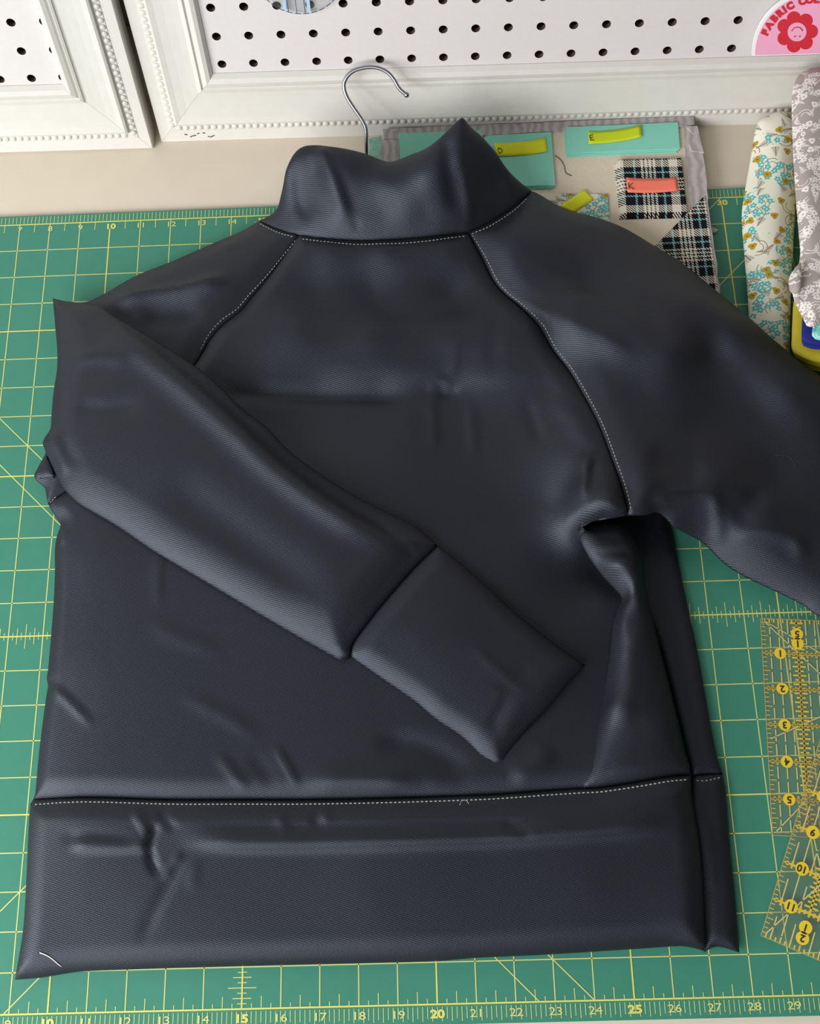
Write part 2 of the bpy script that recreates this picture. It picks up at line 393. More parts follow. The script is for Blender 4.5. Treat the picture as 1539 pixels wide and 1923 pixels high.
def panel(name, runs, mat, parent, T, R, ctrl=(), ridges=(), res=0.13, bres=0.12, Tb=None, bottom=0.012, key=None, uvrot=0.0, uvoff=(0, 0), power=1.5, seams=()):
    """closed soft sheet; `runs` are outline pieces [(px, py, height)...] joined at corners"""
    B = []
    for run in runs:
        c = catmull([W3(p) for p in run], bres); B += c[:-1]
    B = np.array(B)
    area = 0.5*np.sum(B[:, 0]*np.roll(B[:, 1], -1)-np.roll(B[:, 0], -1)*B[:, 1])
    if area < 0: B = B[::-1]
    keep = [0]
    for i in range(1, len(B)):
        if np.hypot(*(B[i, :2]-B[keep[-1], :2])) > 0.02: keep.append(i)
    B = B[keep]; nb = len(B); poly = B[:, :2]
    lo, hi = poly.min(0), poly.max(0)
    gx, gy = np.meshgrid(np.arange(lo[0], hi[0], res), np.arange(lo[1], hi[1], res*0.866)); gx = gx.copy(); gx[1::2] += res/2
    x, y = gx.ravel(), gy.ravel(); k = inside(x, y, poly); x, y = x[k], y[k]
    d, _, _ = seg_dist(x, y, poly); k = d > max(res*0.35, min(0.36*R, 0.36)); x, y = x[k], y[k]
    # finer rings close to the rounded rim
    rr = []
    R_ = min(R, 1.0)
    for off in (0.025*R_, 0.07*R_, 0.14*R_, 0.23*R_, 0.33*R_):
        if off > 0.006:
            t = np.roll(poly, -1, 0)-np.roll(poly, 1, 0); t /= np.linalg.norm(t, axis=1)[:, None]+1e-9
            q = poly+np.column_stack([-t[:, 1], t[:, 0]])*off; dq, _, _ = seg_dist(q[:, 0], q[:, 1], poly); rr.append(q[(dq > 0.9*off) & inside(q[:, 0], q[:, 1], poly)])
    if rr:
        q = np.vstack(rr)
        x = np.concatenate([x, q[:, 0]]); y = np.concatenate([y, q[:, 1]])
    pts = [Vector((a, c)) for a, c in poly]+[Vector((a, c)) for a, c in zip(x, y)]
    res_ = delaunay_2d_cdt(pts, [(i, (i+1) % nb) for i in range(nb)], [list(range(nb))], 1, 1e-5)
    vv = np.array([tuple(q) for q in res_[0]]); tris = res_[2]; x, y = vv[:, 0], vv[:, 1]
    d, _, _ = seg_dist(x, y, poly)
    onb = d < 1e-4
    st = max(1, nb//110); cpts = [B[i] for i in range(0, nb, st)]+[W3(c) for c in ctrl]; cp = np.array(cpts)
    ev = tps(cp[:, 0], cp[:, 1], cp[:, 2]); base = ev(x, y)
    # exact heights on the rim
    for i in np.where(onb)[0]:
        j = np.argmin((poly[:, 0]-x[i])**2+(poly[:, 1]-y[i])**2); base[i] = B[j, 2]
    Tl, Rl = np.full(x.shape, float(T)), np.full(x.shape, float(R))
    if seams:
        ds = np.full(x.shape, 1e9)
        for run in seams: ds = np.minimum(ds, seg_dist(x, y, np.array([W3(p_)[:2] for p_ in run]), False)[0])
        g = sm(ds/0.55); Tl = T*(.42+.58*g); Rl = np.minimum(R, .14)+(R-min(R, .14))*g
    q = np.clip(d/Rl, 0, 1); pr = (1-(1-q)**power)**(1/power)
    rid = np.zeros_like(x)
    for r in ridges:
        pl, A, wl, wr = r[:4]; tap = r[4] if len(r) > 4 else 0.3
        cv = np.array(catmull([P(a[0], a[1], a[2] if len(a) > 2 else 0.8)[:2] for a in pl], 0.25))
        dd, sd, tt = seg_dist(x, y, cv, False)
        w = np.where(sd > 0, wl, wr); fade = sm(tt/max(tap, 1e-3))*sm((1-tt)/max(tap, 1e-3)) if tap > 0 else 1.0
        rid += (1.5 if max(wl, wr) > 0.25 else 0.85)*A*np.exp(-(dd/w)**2)*fade
    rid *= sm(d/0.25)
    top = base+Tl*pr+rid; tb = T if Tb is None else Tb
    bot = base-tb*pr
    if bottom is not None: bot = np.maximum(bot, np.minimum(bottom, base))
    bot = np.minimum(bot, top-0.01); top[onb] = base[onb]
    n = len(x); V = [(x[i], y[i], top[i]) for i in range(n)]; Fc = [tuple(t) for t in tris]
    idx = {}
    for i in range(n):
        if not onb[i]: idx[i] = len(V); V.append((x[i], y[i], bot[i]))
        else: idx[i] = i
    Fc += [tuple(idx[i] for i in reversed(t)) for t in tris]
    ca, sa = math.cos(uvrot), math.sin(uvrot)
    UV = [((a[0]*ca-a[1]*sa)+uvoff[0], (a[0]*sa+a[1]*ca)+uvoff[1]) for a in V]
    o = mk(name, V, Fc, mat, parent, uv=UV)
    SURF[key or name] = np.column_stack([x, y, top])
    return o
def surf_z(key, x, y):
    t = SURF[key]; d = (t[:, 0]-x)**2+(t[:, 1]-y)**2; k = np.argsort(d)[:4]; w = 1/(d[k]+1e-4); return float((t[k, 2]*w).sum()/w.sum())
def on_surf(key, px, py, z0=0.8):
    z = z0
    for _ in range(6): q = P(px, py, z); z = surf_z(key, q[0], q[1])
    return P(px, py, z)
def stitches(keys, line, parent, mat, pitch=0.118, ln=0.078, r=0.016, lift=0.004, name='stitching'):
    pts = np.array(catmull([on_surf(keys, a, c) for a, c in line], 0.02)); L = np.concatenate([[0], np.cumsum(np.linalg.norm(np.diff(pts[:, :2], axis=0), axis=1))])
    mbs = MB(); s = 0.03
    at = lambda q: np.array([np.interp(q, L, pts[:, k]) for k in range(3)])
    while s+ln < L[-1]:
        a, b2 = at(s), at(s+ln)
        a[2] = surf_z(keys, a[0], a[1])+lift; b2[2] = surf_z(keys, b2[0], b2[1])+lift
        mid = (a+b2)/2; mid[2] += r*0.5
        mbs.add(*tube([a, mid, b2], [r*0.5, r, r*0.5], 5)); s += pitch
    return tag(mbs.build(name, mat, parent), kind='stuff')

# ------------------------------------------------------------------ sweatshirt
sw = thing('sweatshirt', 'dark slate funnel-neck raglan sweatshirt lying back up with one sleeve folded over', 'sweatshirt', (19, 12, 0.0))
K = M['knit']
def hh(pts, h): return [(p[0], p[1], h) if len(p) == 2 else p for p in pts]
neckL = [(485, 415, .45), (500, 422, .55), (516, 429, .65), (540, 437, .82), (561, 441, .95)]
neckM = [(561, 441, .95), (607, 448, 1.08), (669, 452, 1.15), (732, 450.5, 1.2), (794, 446, 1.22), (836, 442, 1.2), (878, 437, 1.15)]
neckR = [(878, 437, 1.15), (919, 418, 1.1), (960, 393, 1.0), (985, 372, .9), (998, 359, .8)]
ragR = [(878, 437, 1.15), (904, 484, 1.05), (926, 528, 1.0), (948, 554, 1.0), (975, 576, 1.05), (1010, 612, 1.1), (1036, 656, 1.15), (1067, 696, 1.2), (1098, 748, 1.3), (1125, 801, 1.45), (1147, 859, 1.6), (1164, 907, 1.7), (1175, 947, 1.75), (1178, 968, 1.75)]
ragL = [(561, 441, .95), (532, 483, .85), (503, 522, .8), (474, 557, .75), (452, 584, .7), (420, 609, .7), (397, 634, .65), (380, 663, .6), (364, 687, .6), (300, 765, .5), (225, 845, .4), (150, 905, .35), (90, 946, .3)]
bodyL = [(90, 946, .3), (97, 960, .28), (108, 976, .26), (113.5, 987, .25), (107, 1006, .22), (103, 1031, .2), (103, 1075, .2), (100.5, 1133, .2), (96, 1191, .2), (90, 1258, .2), (87.5, 1274, .2), (90, 1288, .2), (86, 1313, .2), (74, 1406, .2), (66, 1490, .2), (62, 1502, .2)]
waist = [(62, 1502, .2), (120, 1499, .42), (182, 1498, .5), (318, 1502, .55), (455, 1502, .55), (568, 1502, .55), (735, 1499, .6), (911, 1493, .6), (1028, 1485, .6), (1090, 1481, .62), (1128, 1479, .66), (1198, 1468, .7), (1251, 1459, .65), (1297, 1455, .42)]
sideR = [(1297, 1455, .42), (1281, 1400, .4), (1260, 1303, .4), (1244, 1240, .4), (1231, 1188, .4), (1218, 1131, .4), (1205, 1085, .45), (1180, 1050, .5), (1140, 1025, .6), (1110, 1005, .9), (1093, 990, 1.3)]
under = [(1093, 990, 1.3), (1108, 981, 1.45), (1130, 976, 1.6), (1155, 973, 1.7), (1178, 968, 1.75)]

panel('back_panel', [neckM, ragR, under[::-1], sideR[::-1], waist[::-1], bodyL[::-1], ragL[::-1]], K, sw, T=.27, R=.42, Tb=.1, res=.12, power=1.25, seams=[neckM, ragR, ragL, waist],
      ctrl=[(720, 478, 1.18), (620, 480, 1.1), (840, 474, 1.2), (720, 515, .92), (700, 562, .62), (850, 565, .68), (590, 565, .64), (700, 600, .92), (850, 602, .96), (560, 622, .9), (700, 628, .98), (850, 630, 1.0), (700, 680, .72), (850, 680, .76), (720, 738, .36), (600, 733, .38), (480, 720, .45), (850, 743, .42), (960, 640, 1.1), (970, 755, .75), (1030, 740, .95), (760, 800, .5), (950, 820, .6), (1060, 810, 1.05),
            (1060, 870, 1.05), (1040, 950, .75), (1050, 1030, .55), (1085, 900, 1.2), (640, 850, .52), (850, 880, .52), (980, 900, .62), (850, 1000, .55), (980, 1050, .5), (450, 1000, .5), (250, 1100, .45), (500, 1250, .5), (300, 1350, .5),
            (700, 1350, .5), (900, 1450, .5), (1050, 1250, .42), (1130, 1130, .28), (1090, 1400, .42), (160, 1050, .38), (150, 1250, .38), (130, 1420, .38), (1180, 1200, .28), (1210, 1350, .28)],
      ridges=[([(540, 690, 1), (700, 690, 1), (850, 700, 1), (1040, 700, 1.1)], .05, .5, .4, .25),
              ([(400, 735, .8), (560, 738, .8), (700, 740, .8), (790, 742, .8)], -.09, .3, .22, .25),
              ([(800, 735, .9), (825, 712, .9), (850, 722, .9)], .06, .12, .12, .3),
              ([(812, 730, .9), (815, 800, .9), (818, 850, .9)], .06, .10, .22, .3),
              ([(880, 745, .9), (885, 800, .9), (890, 860, .9)], .06, .18, .14, .35),
              ([(985, 745, .9), (1000, 790, .9), (1020, 850, .9)], -.05, .14, .2, .35),
              ([(820, 735, .9), (840, 738, .9), (862, 725, .9)], -.07, .1, .1, .3),
              ([(860, 640, 1.1), (850, 700, 1.1), (835, 740, 1)], .03, .12, .2, .35),
              ([(930, 560, 1.1), (925, 650, 1.1), (930, 720, 1.1)], -.03, .25, .2, .35),
              ([(620, 600, 1.1), (800, 590, 1.1), (930, 600, 1.1)], -.06, .5, .6, .3),
              ([(1105, 845, 1.3), (1097, 900, 1.3), (1092, 960, 1.4)], .16, .10, .35, .35),
              ([(1030, 740, 1.2), (1070, 790, 1.2), (1100, 850, 1.3)], .05, .2, .25, .35),
              ([(84, 1283, .3), (115, 1302, .4), (150, 1335, .5), (185, 1372, .5)], .09, .07, .12, .35),
              ([(305, 1030, .6), (302, 1090, .6), (304, 1150, .6)], .03, .08, .2, .3),
              ([(110, 980, .3), (122, 1000, .35), (112, 1030, .35)], .08, .1, .12, .25),
              ([(270, 1165, .6), (340, 1200, .6), (430, 1230, .6)], .04, .25, .25, .35),
              ([(330, 1300, .6), (430, 1350, .6), (500, 1400, .6)], .04, .22, .2, .35),
              ([(405, 1410, .6), (440, 1455, .6), (475, 1496, .6)], .055, .13, .13, .35),
              ([(512, 1395, .6), (540, 1440, .6), (565, 1488, .6)], .06, .09, .09, .35),
              ([(470, 1410, .6), (500, 1450, .6), (520, 1490, .6)], -.03, .2, .2, .3),
              ([(690, 1390, .6), (800, 1410, .6), (900, 1470, .6)], -.07, .35, .4, .3),
              ([(560, 1470, .6), (680, 1465, .6), (800, 1475, .6)], .07, .3, .3, .3),
              ([(950, 1460, .6), (1000, 1440, .6), (1040, 1400, .6)], .06, .3, .3, .3)], key='body')

# side fold beside the armpit
foldL = [(1097, 992, .95), (1088, 1000, 1.0), (1091, 1020, 1.0), (1107, 1050, .95), (1130, 1081, .9), (1155, 1108, .85), (1167, 1124, .8), (1159, 1145, .75), (1151, 1170, .7), (1147, 1200, .65), (1141, 1250, .6), (1130, 1320, .55), (1112, 1400, .56), (1100, 1440, .6), (1090, 1481, .62)]
foldB = [(1090, 1481, .62), (1128, 1479, .66), (1198, 1468, .7), (1251, 1459, .65), (1297, 1455, .48)]
foldR = [(1297, 1455, .48), (1281, 1400, .5), (1260, 1303, .52), (1244, 1240, .55), (1231, 1188, .6), (1218, 1131, .68), (1212, 1097, .75), (1208, 1058, .8), (1197, 1029, .85), (1183, 1002, .9), (1172, 985, .9), (1140, 983, .9), (1097, 992, .95)]
panel('side_fold', [foldL, foldB, foldR], K, sw, T=.25, R=.4, Tb=.12, res=.1,
      ctrl=[(1140, 1015, .95), (1160, 1060, 1.25), (1185, 1090, 1.15), (1190, 1130, 1.05), (1185, 1200, .95), (1190, 1280, .9), (1195, 1360, .85), (1200, 1420, .78), (1140, 1330, .74), (1150, 1430, .76), (1240, 1370, .78)],
      ridges=[([(1110, 1035, 1.2), (1150, 1042, 1.2), (1190, 1038, 1.2)], -.06, .12, .12, .25), ([(1120, 1060, 1.2), (1160, 1068, 1.2), (1200, 1060, 1.2)], .08, .14, .14, .25),
              ([(1205, 1075, 1.1), (1185, 1110, 1.1), (1170, 1150, 1.0), (1165, 1220, .9)], .10, .14, .16, .3), ([(1180, 1180, 1), (1175, 1280, .9), (1160, 1380, .8)], .05, .25, .4, .3)], key='fold')
# front layers showing beneath on the far side
frR = [(1262, 1003, .12), (1273, 1055, .12), (1288, 1128, .12), (1309, 1224, .12), (1340, 1395, .12), (1356, 1453, .12)]
panel('front_panel', [[(1090, 930, .12), (1160, 925, .12), (1230, 930, .12), (1262, 1003, .12)], frR, [(1356, 1453, .12), (1330, 1454, .14), (1298, 1457, .15)], [(1298, 1457, .15), (1262, 1310, .12), (1225, 1190, .12), (1160, 1100, .12), (1090, 1040, .12), (1090, 930, .12)]],
      K, sw, T=.14, R=.22, Tb=.1, key='front')
hemL = [(62, 1502, .2), (57, 1510, .2), (53, 1577, .2), (50, 1646, .2), (45, 1732, .2), (38, 1783, .18), (28, 1840, .12)]
hemB = [(28, 1840, .12), (78, 1836, .14), (120, 1829, .16), (166, 1823.7, .18), (312, 1818.5, .2), (455, 1814, .2), (624, 1810, .2), (800, 1806, .2), (895, 1799, .2), (1025, 1793, .2), (1181, 1783, .2), (1255, 1778, .22), (1280, 1777, .26), (1304, 1781, .24), (1324, 1787, .18)]
hemR = [(1324, 1787, .18), (1321, 1696, .34), (1317, 1626, .38), (1310, 1566, .4), (1299, 1500, .42), (1297, 1455, .42)]
panel('waistband', [waist, hemR[::-1], hemB[::-1], hemL[::-1]], K, sw, T=.44, R=.62, Tb=.16, res=.12, power=1.65, seams=[waist],
      ctrl=[(300, 1560, .45), (600, 1570, .45), (900, 1560, .48), (1150, 1550, .5), (300, 1700, .36), (700, 1700, .36), (1100, 1680, .38), (1250, 1600, .42), (120, 1650, .32)],
      ridges=[([(130, 1590, .7), (220, 1592, .7), (300, 1590, .7)], .07, .28, .10, .2),
              ([(110, 1572, .7), (180, 1570, .7), (270, 1580, .7)], -.05, .12, .16, .2),
              ([(330, 1580, .7), (480, 1585, .7), (700, 1582, .7), (900, 1575, .7), (1080, 1565, .7), (1270, 1548, .7)], .11, .40, .16, .12),
              ([(350, 1552, .7), (500, 1556, .7), (700, 1556, .7), (900, 1552, .7), (1050, 1545, .7)], -.07, .16, .2, .15),
              ([(250, 1515, .7), (268, 1548, .7), (285, 1580, .7)], .07, .12, .07, .25),
              ([(300, 1545, .7), (285, 1585, .7), (290, 1625, .7), (305, 1645, .7)], -.13, .07, .09, .2),
              ([(300, 1520, .7), (318, 1545, .7), (335, 1562, .7)], -.06, .1, .1, .25),
              ([(308, 1655, .7), (328, 1625, .7), (345, 1600, .7)], .08, .09, .09, .25),
              ([(345, 1590, .7), (325, 1650, .7), (290, 1720, .6), (260, 1780, .5)], -.06, .13, .2, .3),
              ([(370, 1610, .7), (360, 1680, .7)], .03, .15, .15, .35),
              ([(525, 1520, .7), (530, 1550, .7), (545, 1572, .7)], .04, .12, .12, .3), ([(590, 1525, .7), (600, 1555, .7)], -.05, .1, .1, .3), ([(610, 1520, .7), (618, 1550, .7)], .04, .1, .1, .3),
              ([(940, 1548, .7), (975, 1560, .7), (1000, 1570, .7)], -.05, .12, .12, .3),
              ([(1262, 1790, .5), (1280, 1772, .5), (1320, 1778, .5)], .07, .1, .1, .2)], key='band')
panel('front_waistband', [[(1298, 1457, .15), (1330, 1454, .14), (1356, 1453, .12)], [(1356, 1453, .12), (1363, 1496, .12), (1370, 1590, .12), (1379, 1678, .12), (1388, 1789, .1)], [(1388, 1789, .1), (1370, 1783, .13), (1350, 1778, .15), (1335, 1780, .13), (1322, 1789, .1)], [(1322, 1789, .1), (1305, 1640, .12), (1290, 1520, .14), (1298, 1457, .15)]],
      K, sw, T=.18, R=.3, Tb=.1, key='fband', ridges=[([(1318, 1520, .3), (1332, 1600, .3), (1335, 1680, .3)], .05, .14, .18, .25), ([(1328, 1600, .3), (1325, 1680, .3), (1330, 1760, .3)], -.05, .1, .1, .3)])
# far sleeve lying out to the side
armT = [(998, 359, .8), (1012, 365, .78), (1040, 382, .72), (1074, 397, .68), (1110, 406, .65), (1139, 415, .62), (1178, 432, .6), (1230, 463, .6), (1274, 490, .6), (1334, 538, .62), (1406, 597, .85), (1455, 641, .9), (1488, 667, .9), (1539, 706, .85), (1640, 780, .6), (1760, 870, .55), (1880, 960, .5)]
armE = [(1880, 960, .5), (1840, 1100, .55), (1770, 1250, .5)]
armB = [(1770, 1250, .5), (1650, 1212, .5), (1539, 1159, .5), (1506, 1136, .5), (1456, 1111, .5), (1393, 1081, .5), (1356, 1056, .55), (1322, 1022, .7), (1290, 1003, .95), (1265, 990, 1.2), (1248, 972, 1.4), (1231, 962, 1.55), (1208, 968, 1.7), (1178, 968, 1.75)]
panel('sleeve', [neckR, armT, armE, armB, ragR[::-1]], K, sw, T=.3, R=.75, Tb=.3, res=.13, bres=.13, bottom=.37, seams=[neckR, ragR, armE],
      ctrl=[(960, 460, 1.35), (1050, 460, 1.2), (1000, 530, 1.15), (1100, 540, 1.2), (1080, 575, 1.55), (1180, 605, 1.8), (1270, 665, 1.8), (1110, 690, 1.3), (1200, 745, 1.4), (1270, 770, 1.4), (1280, 560, 1.35), (1370, 630, 1.4), (1470, 720, 1.4), (1539, 790, 1.35), (1330, 680, 1.2), (1420, 780, 1.15), (1300, 820, 1.25), (1450, 900, 1.0), (1250, 880, 1.55), (1340, 920, 1.45), (1335, 990, .95), (1430, 980, 1.15), (1480, 1080, .65), (1200, 900, 1.75), (1600, 1000, .9)],
      ridges=[([(950, 560, 1.3), (1040, 600, 1.5), (1130, 640, 1.7), (1200, 690, 1.7)], .12, .3, .45, .3),
              ([(1000, 510, 1.3), (1110, 540, 1.4), (1200, 600, 1.4), (1260, 690, 1.4)], -.10, .45, .45, .3),
              ([(1240, 530, 1), (1340, 620, 1), (1430, 720, 1), (1539, 820, 1)], .10, .5, .6, .25),
              ([(1200, 860, 1.7), (1260, 880, 1.5), (1330, 900, 1.3)], -.08, .5, .5, .3),
              ([(1215, 955, 1.6), (1270, 935, 1.5), (1330, 940, 1.3), (1345, 975, 1.2)], .12, .2, .25, .2),
              ([(1335, 940, 1.3), (1345, 990, 1.1), (1350, 1030, .9)], .08, .2, .12, .3),
              ([(1360, 1010, 1), (1430, 1005, 1), (1490, 1020, 1), (1500, 1070, .8)], .12, .2, .22, .25), ([(1365, 985, 1), (1400, 960, 1), (1420, 920, 1)], -.06, .3, .3, .3)], key='armR')
panel('cuff', [armE, [(1770, 1250, .5), (1840, 1310, .45), (1920, 1360, .4)], [(1920, 1360, .4), (1975, 1220, .4), (2010, 1080, .4)], [(2010, 1080, .4), (1950, 1010, .45), (1880, 960, .5)]], K, sw, T=.2, R=.4, bottom=.27, key='cuffR')
# near sleeve: upper half below, lower half folded across the back
foldEdge = [(99, 560, .55), (103, 606, .5), (107, 654, .5), (107, 692, .5), (101, 731, .5), (97, 772, .45), (95, 803, .4), (90, 830, .35), (82, 860, .4), (70, 880, .4), (64, 894, .35), (71, 905, .3), (84, 916, .3), (87, 932, .3), (90, 946, .3)]
armLT = [(485, 415, .45), (455, 433, .42), (393, 460, .4), (320, 492, .38), (255, 518, .35), (197, 551, .4), (165, 566, .5), (146, 569, .55), (120, 565, .55), (99, 560, .55)]
panel('sleeve', [neckL, ragL, foldEdge[::-1], armLT[::-1]], K, sw, T=.22, R=.7, Tb=.2, res=.13, bottom=.02, seams=[neckL, ragL],
      ctrl=[(440, 500, .75), (380, 540, .7), (330, 590, .6), (250, 580, .55), (300, 650, .5), (180, 640, .4), (160, 800, .35)],
      ridges=[([(190, 572, .6), (270, 556, .7), (350, 545, .8), (450, 520, .9)], .16, .25, .35, .25), ([(420, 470, .7), (440, 455, .7)], .05, .2, .2), ([(260, 610, .6), (330, 600, .6), (390, 590, .7)], -.08, .35, .3, .3)], key='armL')
fT = [(99, 560, .7), (120, 565, .74), (143, 568, .8), (186, 577, .95), (220, 598, 1.05), (260, 620, 1.1), (303, 646, 1.12), (363, 685, 1.15), (403, 717, 1.15), (460, 772, 1.15), (500, 802, 1.12), (557, 858, 1.08), (667, 931, 1.0), (776, 986, .95), (822, 1024, .92)]
fE = [(822, 1024, .92), (778, 1067, .98), (731, 1120, 1.0), (689, 1172, .98), (663, 1209, .92), (658, 1230, .88)]
fB = [(658, 1230, .88), (648, 1241, .86), (636, 1239, .86), (603, 1221, .86), (560, 1197, .86), (480, 1150, .86), (400, 1102, .86), (329, 1060, .84), (283, 1032, .82), (220, 989, .78), (174, 962, .74), (146, 945, .7), (123, 922, .68), (111, 903, .66), (100, 880, .65), (86, 849, .64), (80, 830, .62), (88, 816, .62), (95, 803, .62), (97, 772, .64), (101, 731, .66), (107, 692, .68), (107, 654, .7), (103, 606, .7), (99, 560, .7)]
panel('folded_sleeve', [fT, fE, fB], K, sw, T=.40, R=1.0, Tb=.15, res=.13, bottom=.3, seams=[fE],
      ctrl=[(200, 700, 1.0), (250, 800, 1.05), (300, 750, 1.15), (200, 850, .95), (400, 900, 1.1), (350, 950, 1.0), (500, 950, 1.1), (600, 1050, 1.08), (700, 1080, 1.05), (620, 1120, 1.05), (450, 1020, 1.0), (150, 780, .85)],
      ridges=[([(180, 600, 1), (280, 670, 1.3), (400, 770, 1.4), (520, 880, 1.4), (640, 970, 1.3), (780, 1050, 1.2)], .16, .26, .45, .2),
              ([(120, 690, .9), (200, 680, 1), (260, 700, 1.1)], .06, .3, .3, .3), ([(110, 650, .9), (160, 640, .9), (220, 660, 1)], -.05, .25, .25, .3),
              ([(130, 770, .9), (200, 780, 1), (280, 770, 1.1)], -.05, .3, .3, .3), ([(90, 815, .7), (110, 850, .8), (130, 900, .8)], .08, .2, .14, .25), ([(115, 800, .8), (135, 850, .8), (160, 890, .8)], -.06, .15, .2, .25),
              ([(300, 900, 1), (420, 990, 1), (560, 1090, 1), (640, 1120, 1)], -.07, .6, .6, .25),
              ([(680, 960, 1.2), (740, 1010, 1.2), (790, 1060, 1.2)], -.05, .10, .10, .3)], key='fore')
cT = [(822, 1024, .92), (856, 1051, .9), (911, 1098, .88), (969, 1151, .84), (1028, 1198, .8), (1078, 1235, .76), (1099, 1249, .72)]
cE = [(1099, 1249, .72), (1067, 1283, .78), (1028, 1330, .8), (989, 1369, .78), (958, 1408, .72), (944, 1434, .68), (934, 1442, .64)]
cB = [(934, 1442, .64), (903, 1420, .68), (868, 1385, .7), (817, 1350, .74), (778, 1317, .76), (716, 1274, .8), (668, 1240, .84), (658, 1230, .88)]
panel('cuff', [cT, cE, cB, fE[::-1]], K, sw, T=.24, R=.5, Tb=.12, res=.12, seams=[fE], ctrl=[(850, 1180, 1.0), (930, 1250, .92), (780, 1200, 1.0), (980, 1300, .86)],
      ridges=[([(880, 1205, 1.1), (930, 1250, 1.1), (1000, 1310, 1)], .04, .08, .2, .3), ([(960, 1300, 1), (935, 1340, 1), (915, 1375, .9)], -.06, .10, .10, .3), ([(1000, 1240, 1), (940, 1310, 1)], -.02, .3, .3, .3), ([(985, 1310, 1), (960, 1350, 1), (940, 1390, .9)], .03, .12, .12, .3)], key='cuffL')
# the cuff's second layer peeping out along its lower side
panel('cuff_lining', [[(664, 1236, .78), (720, 1280, .7), (800, 1338, .64), (840, 1364, .6)], [(840, 1364, .6), (790, 1318, .62), (716, 1262, .7), (664, 1236, .78)]], K, sw, T=.06, R=.1, Tb=.04, key='cuffL2')
# underarm pleat on the near side
panel('underarm_pleat', [[(82, 858, .45), (70, 880, .5), (64, 894, .5), (72, 900, .5), (88, 897, .55), (104, 897, .6)], [(104, 897, .6), (98, 878, .6), (88, 855, .55), (82, 858, .45)]], K, sw, T=.08, R=.15, Tb=.06, res=.08, key='pleat')
# funnel collar rising off the table
cL = [(485, 415, 0.45), (500, 408, 0.6), (513, 400, 0.75), (521, 390, 0.94), (526, 372, 1.22), (532, 345, 1.57), (536, 322, 1.85), (545, 300, 2.06), (556, 284, 2.2), (570, 275, 2.27), (590, 272.5, 2.34), (610, 274, 2.34), (640, 278, 2.34), (665, 283, 2.27), (690, 290, 2.2), (710, 298, 2.13), (728, 304, 2.13), (745, 301, 2.2), (770, 291, 2.41), (795, 281, 2.62), (815, 268, 2.83), (835, 250, 3.04), (850, 235, 3.18), (862, 224, 3.32), (867, 221, 3.32)]
cR = [(867, 221, 3.32), (873, 225, 3.25), (885, 240, 3.04), (900, 252, 2.83), (915, 268, 2.62), (930, 285, 2.34), (945, 308, 1.99), (960, 327, 1.64), (980, 345, 1.22), (998, 359, 0.8)]
panel('collar', [cL, cR, neckR[::-1], neckM[::-1], neckL[::-1]], K, sw, T=.16, R=.4, Tb=.14, res=.12, seams=[neckL, neckM, neckR],
      ctrl=[(590, 330, 1.9), (570, 390, 1.3), (650, 380, 1.75), (640, 320, 2.25), (720, 360, 2.05), (720, 410, 1.55), (800, 340, 2.5), (860, 300, 2.8), (800, 410, 1.6), (870, 380, 1.8), (930, 360, 1.45)],
      ridges=[([(600, 285, 1.9), (620, 340, 1.8), (645, 400, 1.6), (655, 440, 1.2)], .13, .2, .3, .25), ([(555, 320, 1.6), (565, 380, 1.4), (590, 430, 1.1)], -.10, .25, .2, .3), ([(690, 320, 1.9), (740, 370, 1.8), (790, 420, 1.5)], .05, .4, .4, .3),
              ([(870, 330, 2.1), (880, 380, 1.8), (882, 425, 1.4)], .08, .12, .16, .25), ([(835, 280, 2.3), (845, 350, 2.0), (860, 410, 1.6)], -.10, .3, .25, .3), ([(900, 330, 2.0), (905, 375, 1.7), (915, 395, 1.5)], -.05, .14, .14, .3), ([(668, 420, 1.3), (672, 445, 1.1)], -.05, .08, .08, .3)], key='collar')
# topstitching
st = lambda k, l, **q: stitches(k, l, sw, M['thread'], **q)
st('body', [(566, 449), (628, 456), (690, 459), (752, 457), (815, 451), (874, 444)])
st('armL', [(487, 420), (524, 438), (553, 447)])
st('armR', [(884, 441), (919, 425), (960, 399), (992, 370)])
st('armL', [(556, 450), (528, 485), (499, 520), (466, 556), (444, 581), (415, 602), (391, 630), (376, 658)])
st('armR', [(886, 440), (911, 483), (933, 526), (953, 550), (981, 573), (1017, 609), (1043, 653), (1074, 693), (1105, 746), (1132, 799), (1154, 857), (1171, 905), (1182, 945), (1184, 962)])
st('band', [(64, 1511), (120, 1507), (182, 1506), (318, 1510), (455, 1510), (568, 1510), (735, 1507), (911, 1501), (1028, 1493), (1090, 1489), (1128, 1487), (1198, 1477), (1251, 1468), (1293, 1464)], r=.021)
st('fband', [(1304, 1466), (1325, 1466), (1352, 1460)])
st('armL', [(93, 946), (101, 937), (110, 929)], pitch=.09)

